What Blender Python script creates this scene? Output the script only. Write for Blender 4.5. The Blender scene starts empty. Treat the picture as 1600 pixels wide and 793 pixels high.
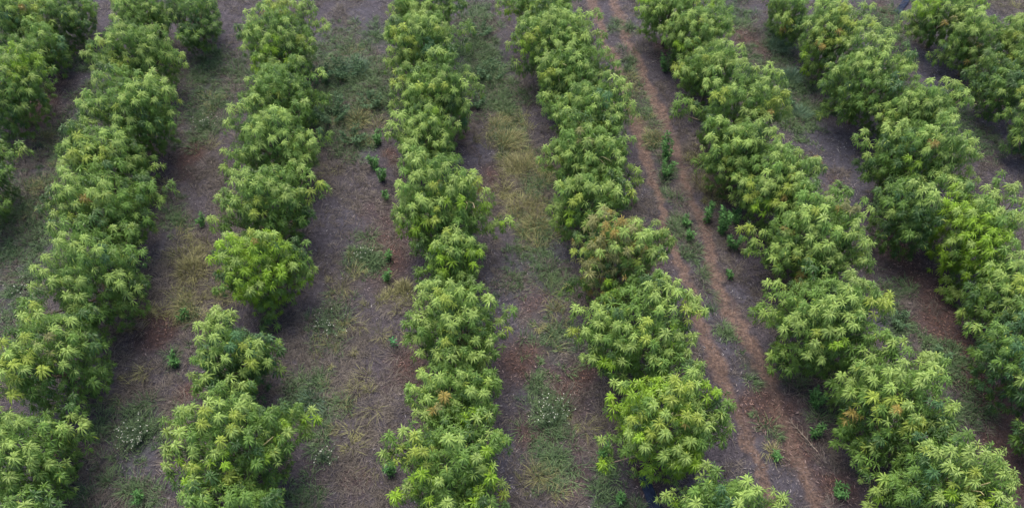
import bpy, math
import numpy as np
from mathutils import Vector

# ------------------------------------------------------------------ camera, sky, sun, exposure
scene = bpy.context.scene
R = math.radians
FPX = 1230.0                       # focal length in pixels of a 1600 px wide picture
PITCH, YAW, CAM_H = R(50.0), R(7.3), 20.0

cam_data = bpy.data.cameras.new('drone_camera')
cam = bpy.data.objects.new('drone_camera', cam_data)
scene.collection.objects.link(cam)
cam_data.sensor_width = 36.0
cam_data.lens = 36.0 * FPX / 1600.0
cam_data.clip_start, cam_data.clip_end = 0.1, 3000.0
cam.location = (0.0, 0.0, CAM_H)
cam.rotation_euler = (math.pi / 2 - PITCH, 0.0, -YAW)
scene.camera = cam

SUN_EL, SUN_AZ = R(66.0), R(-15.0)          # soft evening light from high beyond the rows
world = bpy.data.worlds.new('World')
scene.world = world
world.use_nodes = True
nt = world.node_tree
bg = nt.nodes['Background']
sky = nt.nodes.new('ShaderNodeTexSky')
sky.sky_type = 'NISHITA'
sky.sun_disc = False
sky.sun_elevation = SUN_EL
sky.sun_rotation = SUN_AZ
sky.air_density, sky.dust_density, sky.ozone_density = 1.0, 3.0, 1.0
nt.links.new(sky.outputs[0], bg.inputs[0])
bg.inputs[1].default_value = 0.085

sun_data = bpy.data.lights.new('sun', 'SUN')
sun = bpy.data.objects.new('sun', sun_data)
scene.collection.objects.link(sun)
sun_data.energy = 1.5
sun_data.angle = R(55.0)
sun_data.color = (1.0, 0.92, 0.76)
d_sun = Vector((math.sin(SUN_AZ) * math.cos(SUN_EL), math.cos(SUN_AZ) * math.cos(SUN_EL), math.sin(SUN_EL)))
sun.rotation_euler = d_sun.to_track_quat('Z', 'Y').to_euler()

scene.view_settings.view_transform = 'Standard'
scene.view_settings.look = 'None'
scene.view_settings.gamma = 1.0
scene.view_settings.exposure = 2.22
scene.render.engine = 'CYCLES'
scene.cycles.max_bounces = 6
scene.cycles.diffuse_bounces = 3
scene.cycles.glossy_bounces = 1
scene.cycles.transmission_bounces = 3
scene.cycles.use_denoising = True
scene.cycles.filter_width = 1.5

COL = scene.collection
rng = np.random.default_rng(20240)

# ------------------------------------------------------------------ helpers
_f = np.array([math.sin(YAW) * math.cos(PITCH), math.cos(YAW) * math.cos(PITCH), -math.sin(PITCH)])
_r = np.array([math.cos(YAW), -math.sin(YAW), 0.0])
_u = np.cross(_r, _f)
CAM = np.array([0.0, 0.0, CAM_H])


def ray(px, py):
    d = _f + _r * ((px - 800.0) / FPX) - _u * ((py - 396.5) / FPX)
    return d / np.linalg.norm(d)


def at(px, py, z=0.0):
    d = ray(px, py)
    return CAM + d * ((z - CAM_H) / d[2])


def depth_of(p):
    return float(np.dot(np.asarray(p) - CAM, _f))


def norm(v):
    return v / np.maximum(np.linalg.norm(v, axis=-1, keepdims=True), 1e-9)


def lattice(seed, n=256):
    return np.random.default_rng(seed).random((n, n))


def vnoise(x, y, scale, seed):
    L = lattice(seed)
    X, Y = np.asarray(x) / scale + 1000.0, np.asarray(y) / scale + 1000.0
    i, j = np.floor(X).astype(int), np.floor(Y).astype(int)
    u, v = X - i, Y - j
    u, v = u * u * (3 - 2 * u), v * v * (3 - 2 * v)
    i0, i1, j0, j1 = i % 256, (i + 1) % 256, j % 256, (j + 1) % 256
    return (L[i0, j0] * (1 - u) * (1 - v) + L[i1, j0] * u * (1 - v) + L[i0, j1] * (1 - u) * v + L[i1, j1] * u * v)


def fnoise(x, y, scale, seed, octaves=4):
    t, a, s = 0.0, 1.0, 0.0
    for k in range(octaves):
        t = t + a * vnoise(x, y, scale / 2 ** k, seed + k)
        s += a
        a *= 0.55
    return t / s


def mesh_obj(name, verts, polys, material, parent=None, colors=None, smooth=True, loc=None):
    """polys: list of (n,k) int arrays, each with one corner count k"""
    me = bpy.data.meshes.new(name)
    verts = np.asarray(verts, dtype=np.float32)
    me.vertices.add(len(verts))
    me.vertices.foreach_set('co', verts.ravel())
    idx = np.concatenate([p.ravel() for p in polys]).astype(np.int32)
    counts = np.concatenate([np.full(len(p), p.shape[1], dtype=np.int32) for p in polys])
    starts = np.concatenate([[0], np.cumsum(counts)[:-1]]).astype(np.int32)
    me.loops.add(len(idx))
    me.loops.foreach_set('vertex_index', idx)
    me.polygons.add(len(counts))
    me.polygons.foreach_set('loop_start', starts)
    me.polygons.foreach_set('loop_total', counts)
    me.polygons.foreach_set('use_smooth', np.full(len(counts), smooth, dtype=bool))
    if colors is not None:
        for cname, arr in colors.items():
            ca = me.color_attributes.new(cname, 'FLOAT_COLOR', 'POINT')
            full = np.ones((len(verts), 4), dtype=np.float32)
            full[:, :arr.shape[1]] = arr
            ca.data.foreach_set('color', full.ravel())
    me.update(calc_edges=True)
    me.materials.append(material)
    o = bpy.data.objects.new(name, me)
    COL.objects.link(o)
    if parent is not None:
        o.parent = parent
    if loc is not None:
        o.location = loc
    return o


def tag(o, label=None, cat=None, group=None, kind=None):
    if label: o['label'] = label
    if cat: o['category'] = cat
    if group: o['group'] = group
    if kind: o['kind'] = kind
    return o


def empty(name, loc):
    o = bpy.data.objects.new(name, None)
    o.empty_display_size = 0.3
    COL.objects.link(o)
    o.location = tuple(float(v) for v in loc)
    return o


class Tubes:
    """collects tapered tubes into one mesh"""
    def __init__(self, sides=7):
        self.v, self.f, self.n, self.s = [], [], 0, sides

    def add(self, pts, radii):
        pts = np.asarray(pts, float)
        k = self.s
        for i, (p, r) in enumerate(zip(pts, radii)):
            t = pts[min(i + 1, len(pts) - 1)] - pts[max(i - 1, 0)]
            t = t / (np.linalg.norm(t) + 1e-9)
            a = np.cross(t, [0.31, 0.77, 0.55]); a /= np.linalg.norm(a) + 1e-9
            b = np.cross(t, a)
            for q in range(k):
                ph = 2 * math.pi * q / k
                self.v.append(p + r * (math.cos(ph) * a + math.sin(ph) * b))
        m = len(pts)
        for i in range(m - 1):
            for q in range(k):
                a0 = self.n + i * k + q
                a1 = self.n + i * k + (q + 1) % k
                self.f.append((a0, a1, a1 + k, a0 + k))
        self.n += m * k

    def build(self, name, material, parent=None):
        return mesh_obj(name, np.array(self.v), [np.array(self.f)], material, parent)


def new_mat(name):
    m = bpy.data.materials.new(name)
    m.use_nodes = True
    n = m.node_tree.nodes
    return m, n, m.node_tree.links, n['Principled BSDF']


def leaf_mat(name, attr, rough=0.5, transl=0.25, spec=0.35):
    m, n, l, p = new_mat(name)
    a = n.new('ShaderNodeAttribute'); a.attribute_name = attr
    tc = n.new('ShaderNodeTexCoord')
    nz = n.new('ShaderNodeTexNoise'); nz.inputs['Scale'].default_value = 9.0; nz.inputs['Detail'].default_value = 3.0
    l.new(tc.outputs['Object'], nz.inputs['Vector'])
    mr = n.new('ShaderNodeMapRange'); mr.inputs['To Min'].default_value = 0.8; mr.inputs['To Max'].default_value = 1.2
    l.new(nz.outputs['Fac'], mr.inputs['Value'])
    mx = n.new('ShaderNodeMix'); mx.data_type = 'RGBA'; mx.blend_type = 'MULTIPLY'; mx.inputs['Factor'].default_value = 1.0
    l.new(a.outputs['Color'], mx.inputs['A']); l.new(mr.outputs['Result'], mx.inputs['B'])
    l.new(mx.outputs['Result'], p.inputs['Base Color'])
    p.inputs['Roughness'].default_value = rough
    p.inputs['Specular IOR Level'].default_value = spec
    tr = n.new('ShaderNodeBsdfTranslucent')
    l.new(mx.outputs['Result'], tr.inputs['Color'])
    ms = n.new('ShaderNodeMixShader'); ms.inputs['Fac'].default_value = transl
    l.new(p.outputs[0], ms.inputs[1]); l.new(tr.outputs[0], ms.inputs[2])
    l.new(ms.outputs[0], n['Material Output'].inputs['Surface'])
    return m


def plain_mat(name, c1, c2, scale=12.0, rough=0.8, bump=0.3):
    m, n, l, p = new_mat(name)
    tc = n.new('ShaderNodeTexCoord')
    nz = n.new('ShaderNodeTexNoise'); nz.inputs['Scale'].default_value = scale; nz.inputs['Detail'].default_value = 6.0
    l.new(tc.outputs['Object'], nz.inputs['Vector'])
    cr = n.new('ShaderNodeValToRGB')
    cr.color_ramp.elements[0].color = (*c1, 1); cr.color_ramp.elements[1].color = (*c2, 1)
    cr.color_ramp.elements[0].position = 0.3; cr.color_ramp.elements[1].position = 0.7
    l.new(nz.outputs['Fac'], cr.inputs[0]); l.new(cr.outputs[0], p.inputs['Base Color'])
    p.inputs['Roughness'].default_value = rough
    b = n.new('ShaderNodeBump'); b.inputs['Strength'].default_value = bump; b.inputs['Distance'].default_value = 0.02
    l.new(nz.outputs['Fac'], b.inputs['Height']); l.new(b.outputs[0], p.inputs['Normal'])
    return m


M_LEAF = leaf_mat('mango_leaf', 'leaf_tint', 0.45, 0.42, 0.45)
M_GRASS = leaf_mat('grass_blade', 'leaf_tint', 0.7, 0.2, 0.2)
M_LITTER = leaf_mat('fallen_leaf', 'leaf_tint', 0.65, 0.0, 0.3)
M_BARK = plain_mat('mango_bark', (0.07, 0.05, 0.04), (0.16, 0.12, 0.09), 14.0)
M_SHOOT = plain_mat('pale_shoot', (0.30, 0.26, 0.12), (0.42, 0.36, 0.18), 10.0)
M_DRYWOOD = plain_mat('dry_wood', (0.12, 0.095, 0.08), (0.24, 0.195, 0.165), 20.0)
M_PETAL = plain_mat('white_petal', (0.28, 0.28, 0.25), (0.46, 0.46, 0.41), 30.0, 0.6, 0.05)
M_BLACK = plain_mat('black_plastic', (0.010, 0.014, 0.026), (0.020, 0.028, 0.052), 6.0, 0.9, 0.25)
M_BLACK.node_tree.nodes['Principled BSDF'].inputs['Specular IOR Level'].default_value = 0.05

# ------------------------------------------------------------------ ground
TRACK_L = [(905, -60), (930, 20), (945, 65), (968, 115), (988, 170), (1001, 213), (1018, 275), (1041, 351), (1068, 425), (1102, 526),
           (1127, 589), (1140, 612), (1160, 661), (1182, 719), (1197, 764), (1225, 840)]
TRACK_R = [(932, -60), (960, 10), (983, 65), (1008, 121), (1031, 176), (1049, 213), (1064, 263), (1084, 321), (1102, 364), (1114, 413),
           (1130, 463), (1155, 513), (1184, 564), (1203, 606), (1225, 653), (1248, 719), (1273, 770), (1300, 840)]
# patches on the ground: px, py, radius px, weight
RED = [(65, 160, 32, .9), (300, 245, 26, .9), (285, 345, 22, .5), (600, 395, 45, .8), (612, 245, 12, .9), (605, 345, 30, .5), (770, 285, 24, .7),
       (248, 515, 34, .8), (290, 610, 22, .8), (275, 665, 18, .6), (190, 780, 25, .4), (640, 570, 40, .7), (655, 600, 25, .7), (560, 745, 26, .5),
       (545, 750, 18, .6), (870, 345, 22, .7), (835, 470, 30, .5), (815, 560, 40, .7), (880, 610, 40, .7), (840, 680, 30, .6), (910, 590, 30, .8), (880, 750, 40, .5),
       (1160, 60, 24, .8), (1185, 75, 18, .8), (1040, 80, 18, .7), (1130, 300, 18, .6), (1185, 640, 40, .7), (1210, 640, 40, .8), (1310, 760, 35, .8),
       (1240, 690, 40, .7), (1430, 430, 50, .6), (1465, 490, 40, .9), (1490, 530, 36, .9), (1520, 590, 40, .8), (1550, 640, 44, .9), (1580, 700, 45, .9), (1600, 770, 40, .7),
       (1400, 390, 40, .6), (1300, 280, 20, .4), (1540, 240, 25, .4), (950, 470, 35, .7), (1020, 745, 30, .5), (1020, 400, 30, .4), (1440, 520, 40, .4),
       (1380, 20, 18, .7), (730, 220, 18, .4), (900, 700, 30, .4), (490, 740, 30, .3), (580, 325, 26, .4), (60, 760, 10, .3)]
GREEN = [(545, 60, 30, .4), (540, 120, 42, .9), (505, 165, 40, .8), (575, 165, 34, .8), (540, 205, 36, .7), (585, 60, 25, .5), (520, 100, 30, .7), (590, 120, 26, .7),
         (745, 30, 22, .8), (750, 85, 32, .9), (770, 130, 30, .8), (735, 120, 25, .8), (780, 165, 30, .7), (800, 215, 26, .6), (840, 290, 30, .5), (830, 360, 35, .6), (845, 400, 40, .4), (800, 440, 20, .4),
         (970, 40, 16, .8), (985, 95, 16, .7), (1000, 130, 15, .6), (1025, 225, 15, .7), (1040, 265, 15, .7), (1120, 470, 16, .5), (1140, 520, 16, .5), (1160, 570, 16, .4), (1010, 180, 20, .6), (1040, 300, 18, .6), (1062, 350, 18, .7), (1080, 390, 16, .6), (1100, 430, 18, .5), (1180, 585, 24, .4), (1200, 660, 18, .5),
         (1150, 20, 25, .5), (1170, 90, 20, .6), (1180, 130, 26, .6), (1215, 70, 22, .9), (1235, 120, 22, .9), (1260, 170, 22, .8), (1250, 200, 20, .5), (1220, 170, 30, .6),
         (1375, 45, 25, .7), (1400, 30, 20, .4), (1480, 190, 25, .4), (1530, 215, 25, .4), (1500, 175, 20, .4),
         (140, 90, 22, .6), (150, 150, 28, .4), (100, 210, 26, .5), (95, 280, 40, .4), (60, 320, 50, .5), (40, 380, 40, .5), (35, 440, 45, .4), (20, 490, 30, .3),
         (320, 110, 36, .5), (330, 160, 36, .5), (320, 195, 28, .7), (385, 110, 22, .5), (360, 120, 24, .5), (280, 340, 22, .5), (290, 480, 15, .6), (275, 560, 14, .5),
         (215, 670, 35, .7), (160, 660, 25, .5), (170, 750, 45, .3), (215, 775, 30, .5), (120, 780, 25, .3), (570, 400, 26, .7), (515, 505, 34, .5), (485, 625, 34, .8), (510, 640, 28, .5), (510, 700, 22, .5), (470, 780, 26, .5),
         (865, 650, 36, .5), (855, 725, 30, .6), (985, 785, 26, .3), (945, 760, 30, .5), (930, 560, 30, .3), (850, 600, 30, .3), (860, 530, 40, .35), (870, 440, 26, .5),
         (1390, 450, 30, .3), (1405, 510, 26, .5), (1460, 550, 24, .5), (1490, 580, 20, .6), (1500, 640, 26, .4), (1530, 650, 20, .4), (1350, 560, 20, .3), (1240, 580, 30, .3), (1270, 640, 18, .4)]
STRAW = [(545, 90, 20, .5), (560, 190, 34, .5), (790, 205, 30, .9), (815, 260, 34, .8), (820, 310, 36, .9), (825, 355, 34, .7), (990, 140, 20, .7), (1005, 190, 20, .8), (1020, 215, 18, .9), (1080, 240, 16, .7), (1100, 290, 20, .7),
         (300, 410, 28, .9), (290, 470, 22, .9), (345, 450, 40, .35), (280, 375, 26, .4), (210, 560, 30, .3), (210, 610, 30, .35), (330, 170, 20, .4), (500, 285, 40, .25), (550, 440, 50, .3), (560, 520, 60, .25), (500, 560, 30, .35), (480, 550, 24, .4),
         (540, 600, 50, .25), (560, 680, 50, .25), (620, 460, 30, .5), (830, 745, 20, .45), (860, 760, 34, .25), (900, 660, 30, .35), (850, 500, 50, .3), (1210, 710, 22, .4), (320, 240, 30, .4), (250, 300, 25, .3), (1590, 15, 40, .4),
         (230, 490, 30, .35), (270, 440, 26, .4), (60, 230, 25, .5), (75, 290, 26, .5), (115, 350, 40, .3), (130, 100, 10, .2), (640, 460, 20, .5), (1115, 240, 18, .4)]
GREY = [(150, 130, 30, .6), (140, 170, 30, .6), (270, 380, 26, .8), (275, 350, 20, .6), (560, 25, 26, .6), (570, 240, 20, .7), (540, 350, 40, .6), (745, 240, 24, .8), (700, 465, 20, .6), (785, 450, 40, .9), (830, 420, 40, .8), (840, 470, 40, .7),
        (800, 500, 40, .6), (870, 395, 30, .7), (990, 300, 18, .7), (1005, 340, 18, .7), (940, 110, 14, .8), (985, 30, 18, .8), (1125, 540, 22, .7), (1150, 600, 26, .8), (1175, 660, 30, .9), (1195, 720, 30, .8), (1230, 760, 20, .6),
        (1160, 470, 16, .7), (1110, 490, 18, .7), (1300, 230, 40, .9), (1320, 290, 40, .9), (1330, 340, 30, .7), (1450, 110, 30, .8), (1500, 170, 40, .9), (1540, 210, 40, .8), (1590, 250, 30, .7), (1590, 330, 20, .6), (1130, 30, 24, .8), (1390, 90, 20, .7),
        (1390, 500, 26, .6), (1370, 505, 18, .8), (1480, 550, 26, .4), (210, 720, 34, .7), (240, 700, 20, .6), (130, 760, 30, .5), (790, 730, 26, .8), (805, 700, 20, .7), (820, 620, 30, .5), (650, 450, 30, .4), (30, 420, 40, .5), (1560, 20, 40, .3), (1100, 760, 26, .6)]


def poly_pts(track):
    return np.array([at(px, py)[:2] for px, py in track])


def dist_poly(x, y, P):
    best = np.full(np.shape(x), 1e9)
    for a, b in zip(P[:-1], P[1:]):
        ab = b - a
        t = np.clip(((x - a[0]) * ab[0] + (y - a[1]) * ab[1]) / (ab @ ab), 0, 1)
        best = np.minimum(best, np.hypot(x - a[0] - t * ab[0], y - a[1] - t * ab[1]))
    return best


def spots(x, y, lst):
    """soft weight of a list of patches at ground points"""
    out = np.zeros(np.shape(x))
    for px, py, r, w in lst:
        c = at(px, py)
        rx = r * depth_of(c) / FPX
        ry = rx / max(0.55, math.sin(math.atan2(CAM_H, math.hypot(c[0], c[1]))))
        q = ((x - c[0]) / rx) ** 2 + ((y - c[1]) / ry) ** 2
        m = q < 9
        out[m] = np.maximum(out[m], w * np.exp(-q[m] * 0.8))
    return out


PL, PR = poly_pts(TRACK_L), poly_pts(TRACK_R)
STEP = 0.09
fx = np.arange(-22.0, 30.0, STEP); fy = np.arange(4.0, 40.0, STEP)
coarse = np.array([2., 5., 10., 20., 40., 80., 160., 320., 640., 1000.])
xs = np.concatenate([(fx[0] - coarse)[::-1], fx, fx[-1] + coarse])
ys = np.concatenate([(fy[0] - coarse)[::-1], fy, fy[-1] + coarse])
GX, GY = np.meshgrid(xs, ys)
warp = 0.35
wx = GX + warp * (fnoise(GX, GY, 0.9, 11, 3) - .5); wy = GY + warp * (fnoise(GX, GY, 0.9, 21, 3) - .5)
wx = wx + .30 * (fnoise(GX, GY, .28, 141, 2) - .5); wy = wy + .30 * (fnoise(GX, GY, .28, 151, 2) - .5)
tw = 0.15 + 0.20 * fnoise(GX, GY, 1.6, 31, 3)
dl, dr = dist_poly(wx, wy, PL), dist_poly(wx, wy, PR)
mL = np.clip(1.25 - dl / tw, 0, 1) ; mR = np.clip(1.25 - dr / (tw * 1.15), 0, 1)
g_track = np.maximum(mL, mR) * np.clip(.35 + 1.3 * fnoise(GX, GY, .55, 131, 4), 0, 1)
wx2 = GX + 1.0 * (fnoise(GX, GY, 0.8, 41, 4) - .5); wy2 = GY + 1.0 * (fnoise(GX, GY, 0.8, 51, 4) - .5)
g_red = np.clip(spots(wx2, wy2, RED) * 1.25, 0, 1)
g_green = np.clip(spots(wx2, wy2, GREEN) * 1.35, 0, 1)
g_grey = np.clip(spots(wx2, wy2, GREY) * 1.2, 0, 1)
g_straw = np.clip(spots(wx2, wy2, STRAW) * 1.3, 0, 1)
Z = 0.10 * (fnoise(GX, GY, 2.2, 61, 3) - .5) + 0.05 * (fnoise(GX, GY, 0.45, 71, 2) - .5)
Z += 0.045 * (fnoise(GX, GY, 0.22, 161, 2) - .5)
Z -= 0.06 * np.clip(1.3 - dl / 0.3, 0, 1) + 0.06 * np.clip(1.3 - dr / 0.34, 0, 1)


def zg(x, y):
    """ground height by nearest grid node inside the fine zone"""
    i = np.clip(np.round((np.asarray(x) - xs[len(coarse)]) / STEP).astype(int) + len(coarse), 0, len(xs) - 1)
    j = np.clip(np.round((np.asarray(y) - ys[len(coarse)]) / STEP).astype(int) + len(coarse), 0, len(ys) - 1)
    return Z[j, i]


def grid_val(G, x, y):
    i = np.clip(np.round((np.asarray(x) - xs[len(coarse)]) / STEP).astype(int) + len(coarse), 0, len(xs) - 1)
    j = np.clip(np.round((np.asarray(y) - ys[len(coarse)]) / STEP).astype(int) + len(coarse), 0, len(ys) - 1)
    return G[j, i]


def ground_mat():
    m, n, l, p = new_mat('orchard_soil')
    tc = n.new('ShaderNodeTexCoord')

    def noise(scale, detail=6.0, rough=0.6):
        z = n.new('ShaderNodeTexNoise'); z.inputs['Scale'].default_value = scale
        z.inputs['Detail'].default_value = detail; z.inputs['Roughness'].default_value = rough
        l.new(tc.outputs['Object'], z.inputs['Vector'])
        return z.outputs['Fac']

    def ramp(f, c1, c2, p1=.35, p2=.65):
        r = n.new('ShaderNodeValToRGB')
        r.color_ramp.elements[0].position = p1; r.color_ramp.elements[1].position = p2
        r.color_ramp.elements[0].color = (*c1, 1); r.color_ramp.elements[1].color = (*c2, 1)
        l.new(f, r.inputs[0]); return r.outputs[0]

    def mix(f, a, b):
        x = n.new('ShaderNodeMix'); x.data_type = 'RGBA'
        l.new(f, x.inputs['Factor']); l.new(a, x.inputs['A']); l.new(b, x.inputs['B'])
        return x.outputs['Result']

    def math_(op, a, b):
        x = n.new('ShaderNodeMath'); x.operation = op; x.use_clamp = True
        for k, v in enumerate((a, b)):
            if isinstance(v, (int, float)): x.inputs[k].default_value = v
            else: l.new(v, x.inputs[k])
        return x.outputs[0]

    at1 = n.new('ShaderNodeAttribute'); at1.attribute_name = 'cover'
    sp = n.new('ShaderNodeSeparateColor'); l.new(at1.outputs['Color'], sp.inputs[0])
    at2 = n.new('ShaderNodeAttribute'); at2.attribute_name = 'cover_b'
    sp2 = n.new('ShaderNodeSeparateColor'); l.new(at2.outputs['Color'], sp2.inputs[0])
    fine, mid, big = noise(28.0, 8.0, 0.7), noise(5.0), noise(0.9, 4.0)
    base = mix(mid, ramp(fine, (0.013, 0.013, 0.019), (0.079, 0.074, 0.094)), ramp(fine, (0.016, 0.014, 0.017), (0.078, 0.066, 0.078)))
    grey = ramp(noise(45.0, 8.0, 0.75), (0.018, 0.018, 0.027), (0.104, 0.101, 0.132), .36, .70)
    soil = ramp(noise(16.0, 8.0, 0.7), (0.044, 0.030, 0.026), (0.152, 0.106, 0.090))
    red = ramp(fine, (0.021, 0.013, 0.012), (0.085, 0.053, 0.050))
    green = ramp(noise(34.0, 8.0, 0.7), (0.011, 0.020, 0.015), (0.051, 0.072, 0.045))
    straw = ramp(noise(34.0, 8.0, 0.7), (0.024, 0.022, 0.018), (0.101, 0.090, 0.068))
    brk = ramp(noise(11.0, 6.0, 0.7), (0, 0, 0), (1, 1, 1), .38, .62)

    def broken(fac):
        s = n.new('ShaderNodeMath'); s.operation = 'MULTIPLY_ADD'; s.use_clamp = True
        l.new(fac, s.inputs[0]); s.inputs[1].default_value = 1.9; s.inputs[2].default_value = -0.45
        q = math_('MULTIPLY', fac, brk)
        return math_('ADD', math_('MULTIPLY', s.outputs[0], 0.6), math_('MULTIPLY', q, 0.6))

    c = mix(broken(sp2.outputs[0]), base, grey)
    c = mix(broken(sp2.outputs[1]), c, straw)
    c = mix(broken(sp.outputs[0]), c, red)
    c = mix(broken(sp.outputs[1]), c, green)
    c = mix(math_('ADD', broken(sp.outputs[2]), 0.0), c, soil)
    clod = ramp(noise(6.5, 7.0, 0.72), (0.44, 0.44, 0.46), (1.15, 1.13, 1.11), .33, .68)
    mm = n.new('ShaderNodeMix'); mm.data_type = 'RGBA'; mm.blend_type = 'MULTIPLY'; mm.inputs['Factor'].default_value = 1.0
    l.new(c, mm.inputs['A']); l.new(clod, mm.inputs['B']); c = mm.outputs['Result']
    l.new(c, p.inputs['Base Color'])
    p.inputs['Roughness'].default_value = 0.95
    p.inputs['Specular IOR Level'].default_value = 0.15
    b = n.new('ShaderNodeBump'); b.inputs['Strength'].default_value = 0.9; b.inputs['Distance'].default_value = 0.05
    h = math_('ADD', math_('MULTIPLY', fine, 0.6), math_('MULTIPLY', mid, 0.4))
    l.new(h, b.inputs['Height']); l.new(b.outputs[0], p.inputs['Normal'])
    return m


M_SOIL = ground_mat()
ny, nx = GX.shape
ii = np.arange((ny - 1) * (nx - 1))
r0 = ii // (nx - 1) * nx + ii % (nx - 1)
quads = np.stack([r0, r0 + 1, r0 + 1 + nx, r0 + nx], axis=1)
V = np.stack([GX.ravel(), GY.ravel(), Z.ravel()], axis=1)
cover = np.stack([g_red.ravel(), g_green.ravel(), g_track.ravel()], axis=1)
cover_b = np.stack([g_grey.ravel(), g_straw.ravel(), np.zeros(GX.size)], axis=1)
qL = mL.ravel()[quads].mean(axis=1) > 0.45
qR = (mR.ravel()[quads].mean(axis=1) > 0.45) & ~qL


def sub_sheet(name, mask):
    q = quads[mask]
    used, inv = np.unique(q.ravel(), return_inverse=True)
    return mesh_obj(name, V[used], [inv.reshape(q.shape)], M_SOIL, colors={'cover': cover[used], 'cover_b': cover_b[used]})


tag(sub_sheet('ground', ~(qL | qR)), 'dry mulch covered orchard ground between the tree rows', 'ground', kind='structure')
tag(sub_sheet('dirt_track', qL), 'bare reddish wheel track close to the trees on its left', 'track', 'pair of wheel tracks', 'structure')
tag(sub_sheet('dirt_track', qR), 'wider bare reddish wheel track beside the row on its right', 'track', 'pair of wheel tracks', 'structure')

# ------------------------------------------------------------------ leaves and whorls
PAL = {
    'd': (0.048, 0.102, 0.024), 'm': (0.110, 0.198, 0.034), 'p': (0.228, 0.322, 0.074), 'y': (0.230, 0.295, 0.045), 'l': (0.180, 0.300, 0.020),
    'o': (0.240, 0.190, 0.045), 'b': (0.055, 0.125, 0.042), 'z': (0.180, 0.185, 0.065)}


def leaf_whorls(P, N, tones, length=(0.19, 0.29), width=0.040, per=13, droop=(1.5, 3.0), jitter=0.10, size=1.0, rg=rng):
    """P, N: whorl centres and axes (world); returns verts, polys, colours of drooping lance-shaped leaves"""
    W = len(P)
    cnt = rg.integers(-3, 4, W) + per
    wi = np.repeat(np.arange(W), cnt)
    k = np.concatenate([np.arange(c) for c in cnt])
    L = len(wi)
    n = norm(N)[wi]
    a = norm(np.cross(n, np.array([0.37, 0.61, 0.70]) + 0 * n)); b = np.cross(n, a)
    phi = k * 2.39996 + rg.random(W)[wi] * 6.28 + rg.normal(0, .15, L)
    frac = (k + .5) / cnt[wi]
    alpha = np.radians(26 + 72 * frac ** 0.8 + rg.normal(0, 8, L))
    u = np.cos(phi)[:, None] * a + np.sin(phi)[:, None] * b
    d0 = np.cos(alpha)[:, None] * n + np.sin(alpha)[:, None] * u
    ln = (rg.uniform(length[0], length[1], L) * (0.62 + 0.38 * frac) * (rg.uniform(.9, 1.1, W) * size)[wi])
    dr = rg.uniform(droop[0], droop[1], L) * (.5 + .5 * frac)
    side = norm(np.cross(d0, n) + 1e-6)
    pos = [P[wi] + n * (0.05 * (1 - frac))[:, None]]
    for s in (0.15, 0.55, 1.0):
        d = norm(d0 + np.array([0, 0, -1.0]) * (dr * s)[:, None])
        pos.append(pos[-1] + d * (ln / 3)[:, None])
    up = norm(np.cross(side, norm(pos[3] - pos[0])))
    up = up * np.sign(np.sum(up * n, axis=1) + 1e-6)[:, None]
    w = width * ln / 0.26
    verts = np.empty((L, 8, 3), dtype=np.float32)
    verts[:, 0] = pos[0]
    w1, w2 = (w * .5)[:, None], (w * .42)[:, None]
    verts[:, 1] = pos[1] - side * w1 + up * w1 * .45; verts[:, 2] = pos[1]; verts[:, 3] = pos[1] + side * w1 + up * w1 * .45
    verts[:, 4] = pos[2] - side * w2 + up * w2 * .45; verts[:, 5] = pos[2]; verts[:, 6] = pos[2] + side * w2 + up * w2 * .45
    verts[:, 7] = pos[3]
    o = (np.arange(L) * 8)[:, None]
    tri = np.concatenate([o + np.array([[0, 2, 1]]), o + np.array([[0, 3, 2]]), o + np.array([[4, 5, 7]]), o + np.array([[5, 6, 7]])])
    quad = np.concatenate([o + np.array([[1, 2, 5, 4]]), o + np.array([[2, 3, 6, 5]])])
    base = tones[wi] * rg.uniform(1 - jitter, 1 + jitter, L)[:, None]
    # a few yellowing leaves anywhere in a whorl
    old_or_shaded = rg.random(L) < 0.015
    base[old_or_shaded] = np.array(PAL['y']) * rg.uniform(.7, 1.2, old_or_shaded.sum())[:, None]
    colr = np.repeat(base[:, None, :], 8, axis=1)
    colr[:, (2, 5)] *= 1.08
    return verts.reshape(-1, 3), [tri, quad], np.clip(colr.reshape(-1, 3), 0, 1)


def pick(mix, n, rg):
    ks = list(mix)
    pr = np.array([mix[k] for k in ks], float); pr /= pr.sum()
    c = rg.choice(len(ks), n, p=pr)
    arr = np.array([PAL[k] for k in ks])[c]
    return arr * (1 + rg.normal(0, .07, (n, 1)))


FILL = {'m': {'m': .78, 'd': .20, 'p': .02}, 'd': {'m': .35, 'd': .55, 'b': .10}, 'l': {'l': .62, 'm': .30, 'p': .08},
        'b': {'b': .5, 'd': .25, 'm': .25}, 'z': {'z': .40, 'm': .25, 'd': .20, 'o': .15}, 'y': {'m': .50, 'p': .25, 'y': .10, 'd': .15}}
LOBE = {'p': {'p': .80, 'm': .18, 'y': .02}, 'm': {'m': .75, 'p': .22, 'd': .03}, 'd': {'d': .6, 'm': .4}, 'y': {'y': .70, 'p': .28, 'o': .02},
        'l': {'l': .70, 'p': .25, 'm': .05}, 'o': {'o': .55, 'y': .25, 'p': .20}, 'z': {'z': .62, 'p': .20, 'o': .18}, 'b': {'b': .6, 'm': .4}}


def ellipsoid_hit(C, S, px, py):
    d = ray(px, py)
    o = (CAM - C) / S
    e = d / S
    A, B, Q = e @ e, o @ e, o @ o - 1.0
    disc = B * B - A * Q
    t = (-B - math.sqrt(disc)) / A if disc > 0 else -B / A
    return CAM + d * t


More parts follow.
